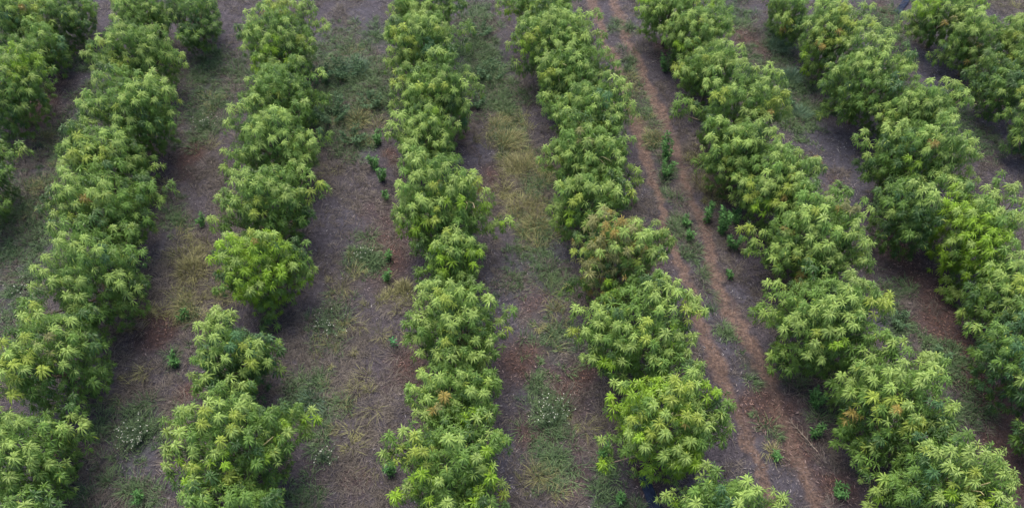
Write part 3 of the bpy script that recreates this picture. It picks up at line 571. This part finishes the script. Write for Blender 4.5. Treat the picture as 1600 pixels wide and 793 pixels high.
count_in_row = {}
for t_i, (row, cx, cy, rx, ry, tone, look, lobes) in enumerate(TREES):
    rg = np.random.default_rng(500 + t_i)
    zc = 1.30
    C = at(cx, cy, zc)
    dep = depth_of(C)
    a = rx * dep / FPX
    H = min(3.3, max(2.4, 1.95 * a))
    zc = 0.12 + H * 0.52
    C = at(cx, cy, zc)
    c = H * 0.5
    th = math.asin((CAM_H - zc) / np.linalg.norm(CAM - C))
    b2 = (1.25 * ry * dep / FPX) ** 2 - (c * math.cos(th)) ** 2
    b = min(1.9, max(1.2, math.sqrt(max(b2, 0.0)) / math.sin(th)))
    S = np.array([a * .80, b * .85, c * .96])          # where the clumps of shoots sit
    SF = S * np.array([0.88, 0.97, 0.86])     # older foliage behind them, also toned darker as painted shade
    base = np.array([C[0], C[1], float(zg(C[0], C[1])) - 0.02])
    P, N, T, K, LS = [], [], [], [], []
    # visible clumps of shoots
    tops = []
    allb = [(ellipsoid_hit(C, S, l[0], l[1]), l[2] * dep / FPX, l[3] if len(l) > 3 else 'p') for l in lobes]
    # clumps on the sides turned away
    tocam = norm(CAM - C)
    for _ in range(9):
        v = rg.normal(size=3); v[2] = abs(v[2]) * .8; v = v / np.linalg.norm(v)
        if v @ tocam < 0.35:
            allb.append((C + v * S, rg.uniform(.30, .48), rg.choice(['p', 'm', 'm', 'd'])))
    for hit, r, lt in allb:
        nrm = norm((hit - C) / S ** 2)
        ax = norm(nrm * 0.55 + np.array([0, 0, .75]))
        # a clump: one or more mop-headed shoots on top, smaller shoots round their necks, the lower ones older and darkened as painted shade
        cen = hit - nrm * (r * .16) + np.array([0, 0, rg.uniform(.00, .18)])
        if cen[2] < 0.25: cen[2] = 0.25
        e1 = norm(np.cross(ax, [0.2, 0.9, 0.1])); e2 = np.cross(ax, e1)
        nt_ = 1 if r < .26 else (2 if r < .36 else (3 if r < .44 else 4))
        ph = np.arange(nt_) * 2.39996 + rg.random() * 6
        off = (0 if nt_ == 1 else r * .52)
        tp = cen + ax * (r * .55) + off * (np.cos(ph)[:, None] * e1 + np.sin(ph)[:, None] * e2) + rg.normal(0, .03, (nt_, 3)) + np.array([0, 0, 1.0]) * rg.uniform(-.05, .10, (nt_, 1))
        P.append(tp); N.append(norm(np.tile(ax, (nt_, 1)) + rg.normal(0, .16, (nt_, 3)) + np.array([0, 0, .35])))
        shade = rg.uniform(.86, 1.14)
        T.append(pick(LOBE[lt], nt_, rg) * shade * .94); K.append(rg.integers(24, 32, nt_)); LS.append(rg.uniform(.95, 1.22, nt_))
        n = int(max(5, round((r / 0.19) ** 2 * 1.75)))
        k = np.arange(n) + .5
        zz = .75 - k / n * 1.1
        ph = k * 2.39996 + rg.random() * 6
        q = np.sqrt(np.clip(1 - zz ** 2, 0, 1))
        dirs = zz[:, None] * ax + q[:, None] * (np.cos(ph)[:, None] * e1 + np.sin(ph)[:, None] * e2)
        P.append(cen + dirs * (r * rg.uniform(.55, .9, n))[:, None]); N.append(norm(dirs * .8 + np.array([0, 0, .4]) + rg.normal(0, .15, (n, 3))))
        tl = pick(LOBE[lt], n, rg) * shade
        old_or_shaded = (rg.random(n) < .30) | (zz < rg.uniform(-.25, .15, n))
        tl[old_or_shaded] = pick(FILL[tone if tone != 'l' or lt == 'l' else 'm'], int(old_or_shaded.sum()), rg)  # low shoots take the darker crown tones, painting shade under pale tops
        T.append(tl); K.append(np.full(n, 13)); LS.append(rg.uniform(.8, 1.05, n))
        tops.append(cen)
        # leaves along the limb that carries the clump
        q_ = np.linspace(.62, .92, 4)[:, None] * (cen - C) + C + rg.normal(0, .09, (4, 3))
        P.append(q_); N.append(norm(np.tile(nrm * .6 + [0, 0, .5], (4, 1)) + rg.normal(0, .3, (4, 3)))); T.append(pick(FILL['m'], 4, rg)); K.append(np.full(4, 15)); LS.append(np.full(4, .95))
    # the rest of the crown, spread over and through its volume
    nf = int(4 * math.pi * ((a * b) ** 1.6 / 3 + (a * c) ** 1.6 / 3 + (b * c) ** 1.6 / 3) ** (1 / 1.6) / 0.058)
    k = np.arange(nf) + .5
    zz = 1 - 2 * k / nf; ph = k * 2.39996
    q = np.sqrt(1 - zz ** 2)
    dirs = np.stack([q * np.cos(ph), q * np.sin(ph), zz], axis=1) + rg.normal(0, .08, (nf, 3))
    dirs = norm(dirs)
    bump = 0.70 + 0.40 * vnoise(dirs[:, 0] * 2 + t_i * 7, dirs[:, 1] * 2 + dirs[:, 2] * 1.7, 0.55, 300)
    rad = bump * np.where(rg.random(nf) < .25, rg.uniform(.55, .9, nf), rg.uniform(.88, 1.02, nf))
    low = dirs[:, 2] < 0                                # skirts hang almost straight down to the ground
    hq = np.hypot(dirs[:, 0], dirs[:, 1])
    wall = (1 - .25 * dirs[:, 2] ** 2) / np.maximum(hq, .25)
    dirs[low, 0] *= wall[low]; dirs[low, 1] *= wall[low]; dirs[low, 2] *= 1.14
    pts = C + dirs * SF * rad[:, None]
    keep = pts[:, 2] > 0.14
    nrm = norm(dirs / S)
    P.append(pts[keep]); N.append(norm(nrm * .75 + np.array([0, 0, .45]) + rg.normal(0, .2, (nf, 3)))[keep])
    T.append(pick(FILL[tone], nf, rg)[keep]); K.append(np.full(int(keep.sum()), 15)); LS.append(rg.uniform(.7, 1.0, int(keep.sum())))
    P, N, T, K, LS = (np.concatenate(q_) for q_ in (P, N, T, K, LS))
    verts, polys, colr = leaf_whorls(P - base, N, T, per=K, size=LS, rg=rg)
    root = empty('mango_tree', base)
    count_in_row[row] = count_in_row.get(row, 0) + 1
    lab = f"{look} mango tree, {ORD[count_in_row[row] - 1]} from near end, {ROWNAME[row]}"
    assert len(lab.split()) <= 16, lab
    tag(root, lab, 'tree', 'mango trees planted in rows')
    mesh_obj('crown', verts, polys, M_LEAF, root, {'leaf_tint': colr}, smooth=False)
    tb = Tubes(8)
    fork = np.array([0, 0, H * 0.28])
    tb.add([(0, 0, -0.05), (0.01, 0, 0.12), (0.02, 0.01, H * .18), fork], [0.11, 0.085, 0.075, 0.07])
    sel = rg.permutation(len(tops))[:9]
    for j in sel:
        e = tops[j] - base
        midp = fork * .5 + e * .5 + np.array([0, 0, -0.10]) + rg.normal(0, .06, 3)
        tb.add([fork - [0, 0, .06], fork * .75 + midp * .25 + [0, 0, .03], midp, e], [0.05, 0.042, 0.03, 0.012])
    tb.build('trunk', M_BARK, root)
    for key, pxs in SHOOTS.items():
        if key == (row, cx, cy):
            hub = ellipsoid_hit(C, S * 0.8, *pxs[0]) - base
            for sp_ in pxs[1:]:
                e = ellipsoid_hit(C, S * 1.02, *sp_) + np.array([0, 0, .08]) - base
                ts = Tubes(6)
                ts.add([fork, hub * .8 + fork * .2, hub * .4 + e * .6, e], [.03, .022, .015, .008])
                ts.build('shoot', M_SHOOT, root)

# ------------------------------------------------------------------ grass, litter: nobody could count them
def cand(n, seed):
    rg = np.random.default_rng(seed)
    # uniform over the ground that the camera's surroundings can show
    y = rg.uniform(6.0, 36.0, n)
    x = rg.uniform(-1, 1, n) * (8 + 0.62 * y) + 0.14 * y
    return x, y, rg


tr_all = lambda x, y: grid_val(g_track, x, y)

def tufts(x, y, rg, nb, spread, hgt, lean, wid, c1, c2):
    """clumped blades: tuft centres x, y; every tuft leans and is coloured its own way"""
    m = len(x)
    cnt = rg.integers(nb[0], nb[1], m)
    ti = np.repeat(np.arange(m), cnt); n = len(ti)
    sz = rg.uniform(.5, 1.25, m) ** 1.3
    r = (spread * sz)[ti] * np.sqrt(rg.random(n)); an = rg.random(n) * 6.283
    ox, oy = r * np.cos(an), r * np.sin(an)
    bx, by = x[ti] + ox, y[ti] + oy
    h = hgt * sz[ti] * rg.uniform(.5, 1.2, n)
    wind = rg.random(m) * 6.283; wl = rg.uniform(.1, .9, m)
    D = np.stack([ox / (spread * 1.2) + (np.cos(wind) * wl)[ti] + rg.normal(0, .35, n), oy / (spread * 1.2) + (np.sin(wind) * wl)[ti] + rg.normal(0, .35, n), rg.uniform(lean[0], lean[1], n)], 1)
    D = norm(D)
    z = zg(bx, by)
    p0 = np.stack([bx, by, z - .005], 1); p1 = p0 + D * (h * .5)[:, None]
    D2 = norm(D * [1.25, 1.25, .55] + [0, 0, -.18]); p2 = p1 + D2 * (h * .5)[:, None]
    zz = zg(p2[:, 0], p2[:, 1]) + .012; p2[:, 2] = np.maximum(p2[:, 2], zz); p1[:, 2] = np.maximum(p1[:, 2], zg(p1[:, 0], p1[:, 1]) + .015)
    az = rg.random(n) * 6.283
    sd = np.stack([np.cos(az), np.sin(az), 0 * az], 1) * (rg.uniform(wid[0], wid[1], n) * .5)[:, None]
    v = np.stack([p0 - sd, p0 + sd, p1 + sd * .85, p1 - sd * .85, p2], 1).astype(np.float32)
    o = (np.arange(n) * 5)[:, None]
    t = np.clip(rg.random((m, 1))[ti] * .6 + rg.random((n, 1)) * .4, 0, 1)
    cl = (1 - t) * np.array(c1) + t * np.array(c2)
    return v.reshape(-1, 3), [o + np.array([[0, 1, 2, 3]]), o + np.array([[3, 2, 4]])], np.repeat(cl[:, None], 5, 1).reshape(-1, 3)


# grey-brown dead grass nearly everywhere, in flattened clumps
x, y, rg = cand(42000, 1)
w = 0.42 + 1.9 * (fnoise(x, y, 1.1, 81, 3) - .5) + .45 * grid_val(g_straw, x, y) - .35 * grid_val(g_grey, x, y) - .45 * grid_val(g_red, x, y) - .9 * tr_all(x, y)
k = rg.random(len(x)) < np.clip(w, 0.03, 1) * (tr_all(x, y) < .55)
v, p, cc = tufts(x[k], y[k], rg, (14, 40), .16, .34, (.05, .75), (.007, .014), (.028, .024, .023), (.175, .152, .135))
tag(mesh_obj('dry_grass', v, p, M_GRASS, colors={'leaf_tint': cc}, smooth=False), 'grey brown dead grass lying over the ground between rows', 'dry grass', kind='stuff')
# yellow straw grass in patches
x, y, rg = cand(20000, 2)
w = grid_val(g_straw, x, y) * 1.15 - .18 - tr_all(x, y)
k = rg.random(len(x)) < np.clip(w, 0, 1)
v, p, cc = tufts(x[k], y[k], rg, (20, 55), .16, .42, (.35, 1.1), (.007, .014), (.095, .100, .042), (.27, .265, .12))
tag(mesh_obj('straw_grass', v, p, M_GRASS, colors={'leaf_tint': cc}, smooth=False), 'straw coloured grass standing in soft patches', 'straw grass', kind='stuff')
# green grass and ground cover in patches
x, y, rg = cand(52000, 3)
gv = grid_val(g_green, x, y)
w = gv * 1.25 - .14 - .8 * tr_all(x, y) + .04 * (fnoise(x, y, .8, 181, 2) > .55)
k = rg.random(len(x)) < np.clip(w, 0, 1)
v, p, cc = tufts(x[k], y[k], rg, (14, 42), .15, .30, (.3, 1.2), (.010, .021), (.036, .075, .036), (.120, .178, .080))
tag(mesh_obj('green_grass', v, p, M_GRASS, colors={'leaf_tint': cc}, smooth=False), 'soft green grass growing in patches between the rows', 'grass', kind='stuff')
# fallen leaves
x, y, rg = cand(160000, 4)
w = .06 + .42 * grid_val(g_grey, x, y) + .55 * grid_val(g_red, x, y) - .15 * tr_all(x, y) - .25 * grid_val(g_green, x, y)
k = rg.random(len(x)) < np.clip(w, 0, 1)
x, y = x[k], y[k]; n = len(x)
gr = grid_val(g_red, x, y)[:, None]
tint = rg.random((n, 1)) ** 2.4
colr = (1 - tint) * (np.array([.050, .042, .044]) * (1 - gr) + np.array([.075, .036, .028]) * gr) + tint * (np.array([.19, .18, .20]) * (1 - gr) + np.array([.18, .105, .085]) * gr)
z = zg(x, y) + rg.uniform(.012, .03, n)
az = rg.random(n) * 6.283
ln, wd = rg.uniform(.06, .14, n), rg.uniform(.018, .032, n)
d = np.stack([np.cos(az), np.sin(az), rg.uniform(-.15, .3, n)], 1); s = np.stack([-np.sin(az), np.cos(az), rg.uniform(-.3, .3, n)], 1)
P0 = np.stack([x, y, z], 1)
v = np.stack([P0 - d * (ln / 2)[:, None], P0 - s * (wd / 2)[:, None] + [0, 0, .008], P0 + d * (ln / 2)[:, None], P0 + s * (wd / 2)[:, None] + [0, 0, .008]], 1)
o = (np.arange(n) * 4)[:, None]
tag(mesh_obj('leaf_litter', v.reshape(-1, 3), [o + np.array([[0, 1, 2, 3]])], M_LITTER, colors={'leaf_tint': np.repeat(colr[:, None], 4, 1).reshape(-1, 3)}, smooth=False),
    'grey and reddish fallen leaves scattered over the soil', 'leaf litter', kind='stuff')

# ------------------------------------------------------------------ single weeds, tussocks, flowering plants, stray things
def small_leaf_mesh(P, D, ln, wd, colr, rg):
    """simple pointed leaves from points P along directions D"""
    n = len(P)
    side = norm(np.cross(D, rg.normal(size=(n, 3))))
    m = P + D * (ln * .5)[:, None]; t = P + D * ln[:, None] + np.array([0, 0, -1.0]) * (ln * .15)[:, None]
    v = np.stack([P, m - side * (wd / 2)[:, None], t, m + side * (wd / 2)[:, None]], 1)
    o = (np.arange(n) * 4)[:, None]
    return v.reshape(-1, 3), [o + np.array([[0, 1, 2, 3]])], np.repeat(colr[:, None], 4, 1).reshape(-1, 3)


def base_at(px, py):
    b = at(px, py)
    return np.array([b[0], b[1], float(zg(b[0], b[1]))])


def tussock(px, py, rpx, hgt, col1, col2, n, name, label, cat, group):
    b = base_at(px, py); r = rpx * depth_of(b) / FPX
    rg = np.random.default_rng(int(px * 7 + py))
    ang, q = rg.random(n) * 6.283, r * .55 * np.sqrt(rg.random(n))
    X, Yy = q * np.cos(ang), q * np.sin(ang)
    out = np.stack([X, Yy, np.zeros(n)], 1) / r
    D = norm(out * 1.1 + np.array([rg.normal(0, .35), rg.normal(0, .35), .85]) + rg.normal(0, .30, (n, 3)))
    h = hgt * rg.uniform(.35, 1.1, n)
    p0 = np.stack([X, Yy, np.zeros(n) - .01], 1); p1 = p0 + D * (h * .55)[:, None]
    D2 = norm(D + out * .9 + np.array([0, 0, -.55]))
    p2 = p1 + D2 * (h * .5)[:, None]
    az = rg.random(n) * 6.283
    s = np.stack([np.cos(az), np.sin(az), 0 * az], 1) * .006
    v = np.stack([p0 - s, p0 + s, p1 + s, p1 - s, p2], 1)
    o = (np.arange(n) * 5)[:, None]
    t = rg.random((n, 1))
    cl = (1 - t) * np.array(col1) + t * np.array(col2)
    ob = mesh_obj(name, v.reshape(-1, 3), [o + np.array([[0, 1, 2, 3]]), o + np.array([[3, 2, 4]])], M_GRASS, colors={'leaf_tint': np.repeat(cl[:, None], 5, 1).reshape(-1, 3)}, smooth=False, loc=tuple(b))
    return tag(ob, label, cat, group)


ST1, ST2 = (.10, .10, .045), (.27, .26, .125)
for px, py, r, h, lab in [
    (300, 425, 34, .55, 'large feathery straw tussock left of the bright lime tree'),
    (291, 482, 24, .50, 'rounded pale straw tussock below the large feathery straw tussock'),
    (795, 225, 34, .60, 'arching yellow straw tussock in the alley between two pale tree rows'),
    (820, 325, 44, .40, 'wide low yellow straw tussock beside the broad twiggy domed tree'),
    (812, 262, 36, .55, 'loose yellow straw tussock midway along the pale alley'),
    (838, 352, 30, .40, 'greenish straw tussock below the wide low yellow one'),
    (778, 196, 24, .50, 'small straw tussock just behind the arching yellow one'),
    (560, 190, 26, .50, 'pale straw tussock among the overgrown green bushes'),
    (1022, 220, 20, .45, 'yellowish tussock on the strip between the wheel tracks'),
    (632, 452, 16, .40, 'small yellowish tussock beside narrow pale round topped tree')]:
    rust = 'rusty' in lab or 'brown' in lab
    tussock(px, py, r, h, (.075, .058, .042) if rust else ST1, (.17, .125, .09) if rust else ST2, 420 if r > 25 else 220, 'grass_tussock', lab, 'grass tussock', 'straw tussocks in the alleys')

GB1, GB2 = (.05, .10, .07), (.12, .19, .12)
for px, py, r, h, lab in [
    (1212, 75, 24, .55, 'bluish green grass tuft beside the small yellow tipped tree'),
    (1235, 125, 24, .55, 'bluish green grass tuft beneath the yellow centred tree'),
    (1250, 180, 22, .45, 'lower bluish green grass tuft beside the tall pointed tree'),
    (485, 632, 32, .45, 'soft green grass tuft right of the silvery two lobed tree'),
    (480, 185, 34, .60, 'dull green grass tuft against the low shaded tree'),
    (560, 110, 30, .60, 'feathery green grass tuft in the overgrown alley')]:
    tussock(px, py, r, h, GB1, GB2, 420, 'grass_tuft', lab, 'grass tuft', 'green grass tufts')


def weed(px, py, rpx, hgt, stems, label, c1=(.046, .125, .040), c2=(.110, .235, .070), name='weed', cat='weed', group='bright green weeds'):
    b = base_at(px, py); r = rpx * depth_of(b) / FPX
    if cat == 'weed': hgt *= 1.45
    rg = np.random.default_rng(int(px * 13 + py))
    root = empty(name, b)
    tag(root, label, cat, group)
    tb = Tubes(5); P, D = [], []
    for s in range(stems):
        an, q = rg.random() * 6.283, r * .3 * math.sqrt(rg.random())
        p0 = np.array([q * math.cos(an), q * math.sin(an), -.01])
        hh = hgt * rg.uniform(.6, 1.0)
        p2 = p0 + np.array([math.cos(an) * r * .5, math.sin(an) * r * .5, hh]) * np.array([1, 1, 1.0])
        p1 = (p0 + p2) / 2 + rg.normal(0, .02, 3)
        tb.add([p0, p1, p2], [.007, .006, .003])
        nl = int(34 * hh / .5) + 12
        t = rg.random(nl) ** .8
        pp = p0 + (p2 - p0) * t[:, None]
        az = rg.random(nl) * 6.283
        P.append(pp); D.append(norm(np.stack([np.cos(az), np.sin(az), rg.uniform(.0, .9, nl)], 1)))
    P, D = np.concatenate(P), np.concatenate(D); n = len(P)
    t = rg.random((n, 1)); cl = (1 - t) * np.array(c1) + t * np.array(c2)
    v, f, cc = small_leaf_mesh(P, D, rg.uniform(.09, .17, n), rg.uniform(.025, .045, n), cl, rg)
    mesh_obj('foliage', v, f, M_GRASS, root, {'leaf_tint': cc}, smooth=False)
    tb.build('stem', M_GSTEM, root)


M_GSTEM = plain_mat('green_stem', (.06, .12, .03), (.12, .18, .06), 12.0)
for px, py, r, h, ns, lab in [
    (1042, 248, 18, .75, 9, 'tall bright green weed standing between the wheel tracks'),
    (1040, 275, 14, .5, 6, 'short darker weed just below the tall one between wheel tracks'),
    (1106, 345, 10, .65, 5, 'slim bright weed nearest the right wheel track'),
    (1127, 365, 13, .85, 8, 'tallest bright weed in the cluster right of the wheel tracks'),
    (1148, 350, 10, .5, 4, 'small weed at the foot of the smooth domed tree'),
    (1144, 388, 13, .55, 6, 'bushy bright weed lowest in the cluster right of wheel tracks'),
    (1074, 352, 10, .35, 5, 'small dull green weed between the wheel tracks'),
    (1078, 378, 11, .35, 5, 'low bluish weed between tracks beside the bronze tinged tree'),
    (1142, 432, 10, .3, 4, 'little green weed alone on litter right of wheel tracks'),
    (1042, 112, 16, .6, 7, 'vivid green weed under the pale tufted tree by the tracks'),
    (592, 225, 9, .5, 5, 'slim upright weed highest in the string beside the pale row'),
    (585, 262, 11, .5, 6, 'bushy weed in the middle of the string beside the pale row'),
    (598, 282, 9, .5, 5, 'slim dark weed beside the broad twiggy domed tree'),
    (604, 312, 8, .3, 4, 'low weed against the left edge of the broad dome'),
    (608, 404, 7, .35, 3, 'small upright weed on reddish soil left of narrow tree'),
    (604, 438, 8, .4, 4, 'small vivid weed below another on reddish soil'),
    (1272, 632, 14, .6, 8, 'feathery green weed under the broad tree with low skirt'),
    (1308, 772, 16, .3, 7, 'low round green weed on red soil near the bottom'),
    (1275, 682, 12, .4, 5, 'bluish weed beside the dry fallen branch'),
    (1212, 715, 8, .25, 4, 'tiny weed on grey litter between the wheel tracks near the bottom'),
    (965, 782, 9, .35, 4, 'bright little weed left of the black plastic strip'),
    (612, 742, 10, .4, 5, 'vivid weed at the left foot of the large yellow topped tree'),
    (940, 712, 10, .4, 5, 'vivid weed at the left foot of the twin crested tree'),
    (292, 500, 10, .3, 4, 'small green weed below the rounded straw tussock'),
    (275, 568, 10, .35, 5, 'small green weed left of the silvery two lobed tree'),
    (318, 352, 9, .35, 4, 'dark green weed left of the dark sided tree'),
    (218, 782, 10, .3, 4, 'small weed at the bottom of the flowering alley')]:
    weed(px, py, r, h, ns, lab)
M_PEAR = leaf_mat('pad_leaf', 'leaf_tint', 0.6, .1, .3)
BC1, BC2 = (.042, .088, .046), (.115, .190, .098)
for px, py, r, h, ns, lab in [
    (520, 185, 40, .75, 26, 'large dull green bush spreading beside the low shaded tree'),
    (545, 118, 36, .70, 22, 'feathery grey green bush in the overgrown alley'),
    (500, 128, 28, .60, 16, 'dark green bush against the orange tipped tree'),
    (580, 165, 26, .60, 14, 'pale green bush at the foot of the pale many tufted tree'),
    (552, 222, 28, .50, 14, 'low straggling bush at the near end of the overgrown alley'),
    (750, 55, 24, .50, 14, 'bluish green bush beside the far dark green tree'),
    (768, 122, 30, .55, 18, 'wide bluish green bush below the broad green tree'),
    (742, 165, 22, .45, 12, 'small bluish green bush beside the pale many tufted tree'),
    (1222, 165, 20, .45, 12, 'low bluish bush between pale yellow wide and tall pointed trees'),
    (1405, 505, 22, .35, 10, 'low dark bush on soil right of the broad low skirted tree'),
    (1465, 560, 20, .35, 10, 'low dark bush on soil beside the dark bluish low tree')]:
    weed(px, py, r, h, ns, lab, BC1, BC2, 'weed_bush', 'weed bush', 'overgrown weed bushes in the alleys')
# one broad-leafed seedling on the dry grass
b = base_at(616, 542)
sd = empty('seedling', b); tag(sd, 'single broad leafed green seedling on dry grass beside broad pale yellow tree', 'seedling')
rg = np.random.default_rng(9)
n = 26
t = np.linspace(.05, .42, n)
az = np.arange(n) * 2.4
v, f, cc = small_leaf_mesh(np.stack([0.02 * np.cos(az), .02 * np.sin(az), t], 1), norm(np.stack([np.cos(az), np.sin(az), np.full(n, .5)], 1)), rg.uniform(.10, .16, n), rg.uniform(.045, .07, n),
                           np.array([.04, .14, .05]) * rg.uniform(.8, 1.3, (n, 1)), rg)
mesh_obj('foliage', v, f, M_GRASS, sd, {'leaf_tint': cc}, smooth=False)
tb = Tubes(6); tb.add([(0, 0, -.01), (.005, 0, .2), (0, .005, .45)], [.01, .008, .004]); tb.build('stem', M_GSTEM, sd)

# flowering weeds
fl_me = None


def flower_mesh():
    v, f = [(0, 0, .006)], []
    for i in range(10):
        a_ = 2 * math.pi * i / 10
        r_ = .017 if i % 2 == 0 else .011
        v.append((r_ * math.cos(a_), r_ * math.sin(a_), 0.0))
    v.append((0, 0, -.012))
    for i in range(10):
        j = (i + 1) % 10
        f += [(0, 1 + i, 1 + j), (11, 1 + j, 1 + i)]
    me = bpy.data.meshes.new('flower'); me.from_pydata(v, [], f); me.materials.append(M_PETAL)
    return me


fl_me = flower_mesh()


def flowering(px, py, rpx, hgt, nfl, label):
    b = base_at(px, py); r = rpx * depth_of(b) / FPX
    rg = np.random.default_rng(int(px * 3 + py))
    root = empty('flowering_weed', b); tag(root, label, 'flowering weed', 'white flowering weeds in the alleys')
    tb = Tubes(4); P, D = [], []; off = rg.random() * 6.283
    for s in range(nfl):
        an, q = rg.normal(off, 1.5), r * rg.random() ** .6 * rg.uniform(.7, 1.3)
        top = np.array([q * math.cos(an), q * math.sin(an), hgt * rg.uniform(.45, 1.0)])
        p0 = top * np.array([.25, .25, 0]) + [0, 0, -.01]
        m = p0 * .45 + top * .55 + np.array([0, 0, .08]) * hgt
        tb.add([p0, m, top], [.005, .004, .003])
        o = bpy.data.objects.new('flower', fl_me); COL.objects.link(o); o.parent = root
        o.location = tuple(top + [0, 0, .008]); sc_ = rg.uniform(.7, 1.25); o.scale = (sc_, sc_, sc_)
        o.rotation_euler = (rg.uniform(-.5, .5), rg.uniform(-.5, .5), rg.uniform(0, 6))
        nl = 34
        t = rg.random(nl)
        P.append(p0 + (top - p0) * t[:, None] * .9); az = rg.random(nl) * 6.283
        D.append(norm(np.stack([np.cos(az), np.sin(az), rg.uniform(0, .9, nl)], 1)))
    P, D = np.concatenate(P), np.concatenate(D); n = len(P)
    t = rg.random((n, 1)); cl = (1 - t) * np.array([.05, .085, .05]) + t * np.array([.12, .17, .10])
    v, f, cc = small_leaf_mesh(P, D, rg.uniform(.05, .11, n), rg.uniform(.010, .022, n), cl, rg)
    mesh_obj('foliage', v, f, M_GRASS, root, {'leaf_tint': cc}, smooth=False)
    tb.build('stem', M_GSTEM, root)


for px, py, r, h, nf, lab in [
    (217, 680, 30, .45, 58, 'dense white flowering weed beside the pale crested broad tree'),
    (868, 655, 36, .45, 52, 'spreading white flowering weed in the alley left of twin crested tree'),
    (518, 510, 30, .35, 26, 'sparse white flowering weed in the open grey alley'),
    (512, 718, 24, .30, 16, 'scattered white flowers right of the huge spreading tree'),
    (320, 200, 22, .45, 22, 'bushy flowering weed between the green rounded and low shaded trees'),
    (572, 402, 20, .25, 14, 'low flowering weed on dry grass right of bright lime tree'),
    (25, 450, 24, .20, 14, 'faint flowering weed left of the tall pale shouldered tree')]:
    flowering(px, py, r, h, nf, lab)

# a dry fallen branch beside the track
b = base_at(1258, 682)
br = Tubes(6)
e0, e1 = base_at(1232, 652) - b + [0, 0, .05], base_at(1278, 706) - b + [0, 0, .04]
rg = np.random.default_rng(77)
main = [e0 + (e1 - e0) * s + rg.normal(0, .02, 3) * [1, 1, .4] for s in np.linspace(0, 1, 7)]
br.add(main, [.004, .007, .010, .013, .015, .017, .018])
for i in (1, 2, 3, 4, 5):
    for sg in (-1, 1):
        dd = norm(e0 - e1); sd_ = np.array([-dd[1], dd[0], .25]) * sg
        q = main[i]; L1 = rg.uniform(.18, .38)
        br.add([q, q + (dd * .6 + sd_ * .6) * L1 * .5, q + (dd * .8 + sd_ * .7) * L1], [.008, .006, .003])
ob = br.build('fallen_branch', M_DRYWOOD); ob.location = tuple(b)
tag(ob, 'dry pale fallen branch lying on red soil beside wheel track', 'branch')


# strips of black plastic on the soil
def strip(pts, wid, label):
    pts = [np.array(base_at(*q)) for q in pts]
    b = pts[0].copy()
    v, f = [], []
    P = np.array(pts)
    m = 14
    tt = np.linspace(0, 1, m)
    seg = np.linspace(0, 1, len(P))
    C_ = np.stack([np.interp(tt, seg, P[:, i]) for i in range(3)], 1)
    rg = np.random.default_rng(5)
    nc = 6
    for i in range(m):
        d_ = norm(C_[min(i + 1, m - 1)] - C_[max(i - 1, 0)]); s_ = np.array([-d_[1], d_[0], 0])
        for j in range(nc):
            q = C_[i] + s_ * wid * (j / (nc - 1) - .5) * rg.uniform(.92, 1.05)
            q[2] = float(zg(q[0], q[1])) + .035 + .03 * math.sin(j * 1.9 + i * .7) * .6 + rg.uniform(0, .012)
            v.append(q - b)
    for i in range(m - 1):
        for j in range(nc - 1):
            f.append((i * nc + j, i * nc + j + 1, (i + 1) * nc + j + 1, (i + 1) * nc + j))
    ob = mesh_obj('plastic_strip', np.array(v), [np.array(f)], M_BLACK, loc=tuple(b))
    so = ob.modifiers.new('thickness', 'SOLIDIFY'); so.thickness = .004
    tag(ob, label, 'plastic strip', 'black plastic strips')


strip([(1004, 742), (1010, 758), (1020, 785), (1030, 800)], .30, 'black plastic strip on soil between twin crested tree and low frame cut tree')
strip([(1400, 22), (1410, 10), (1418, -2)], .28, 'black plastic strip beside the bright green broad tree at the top')
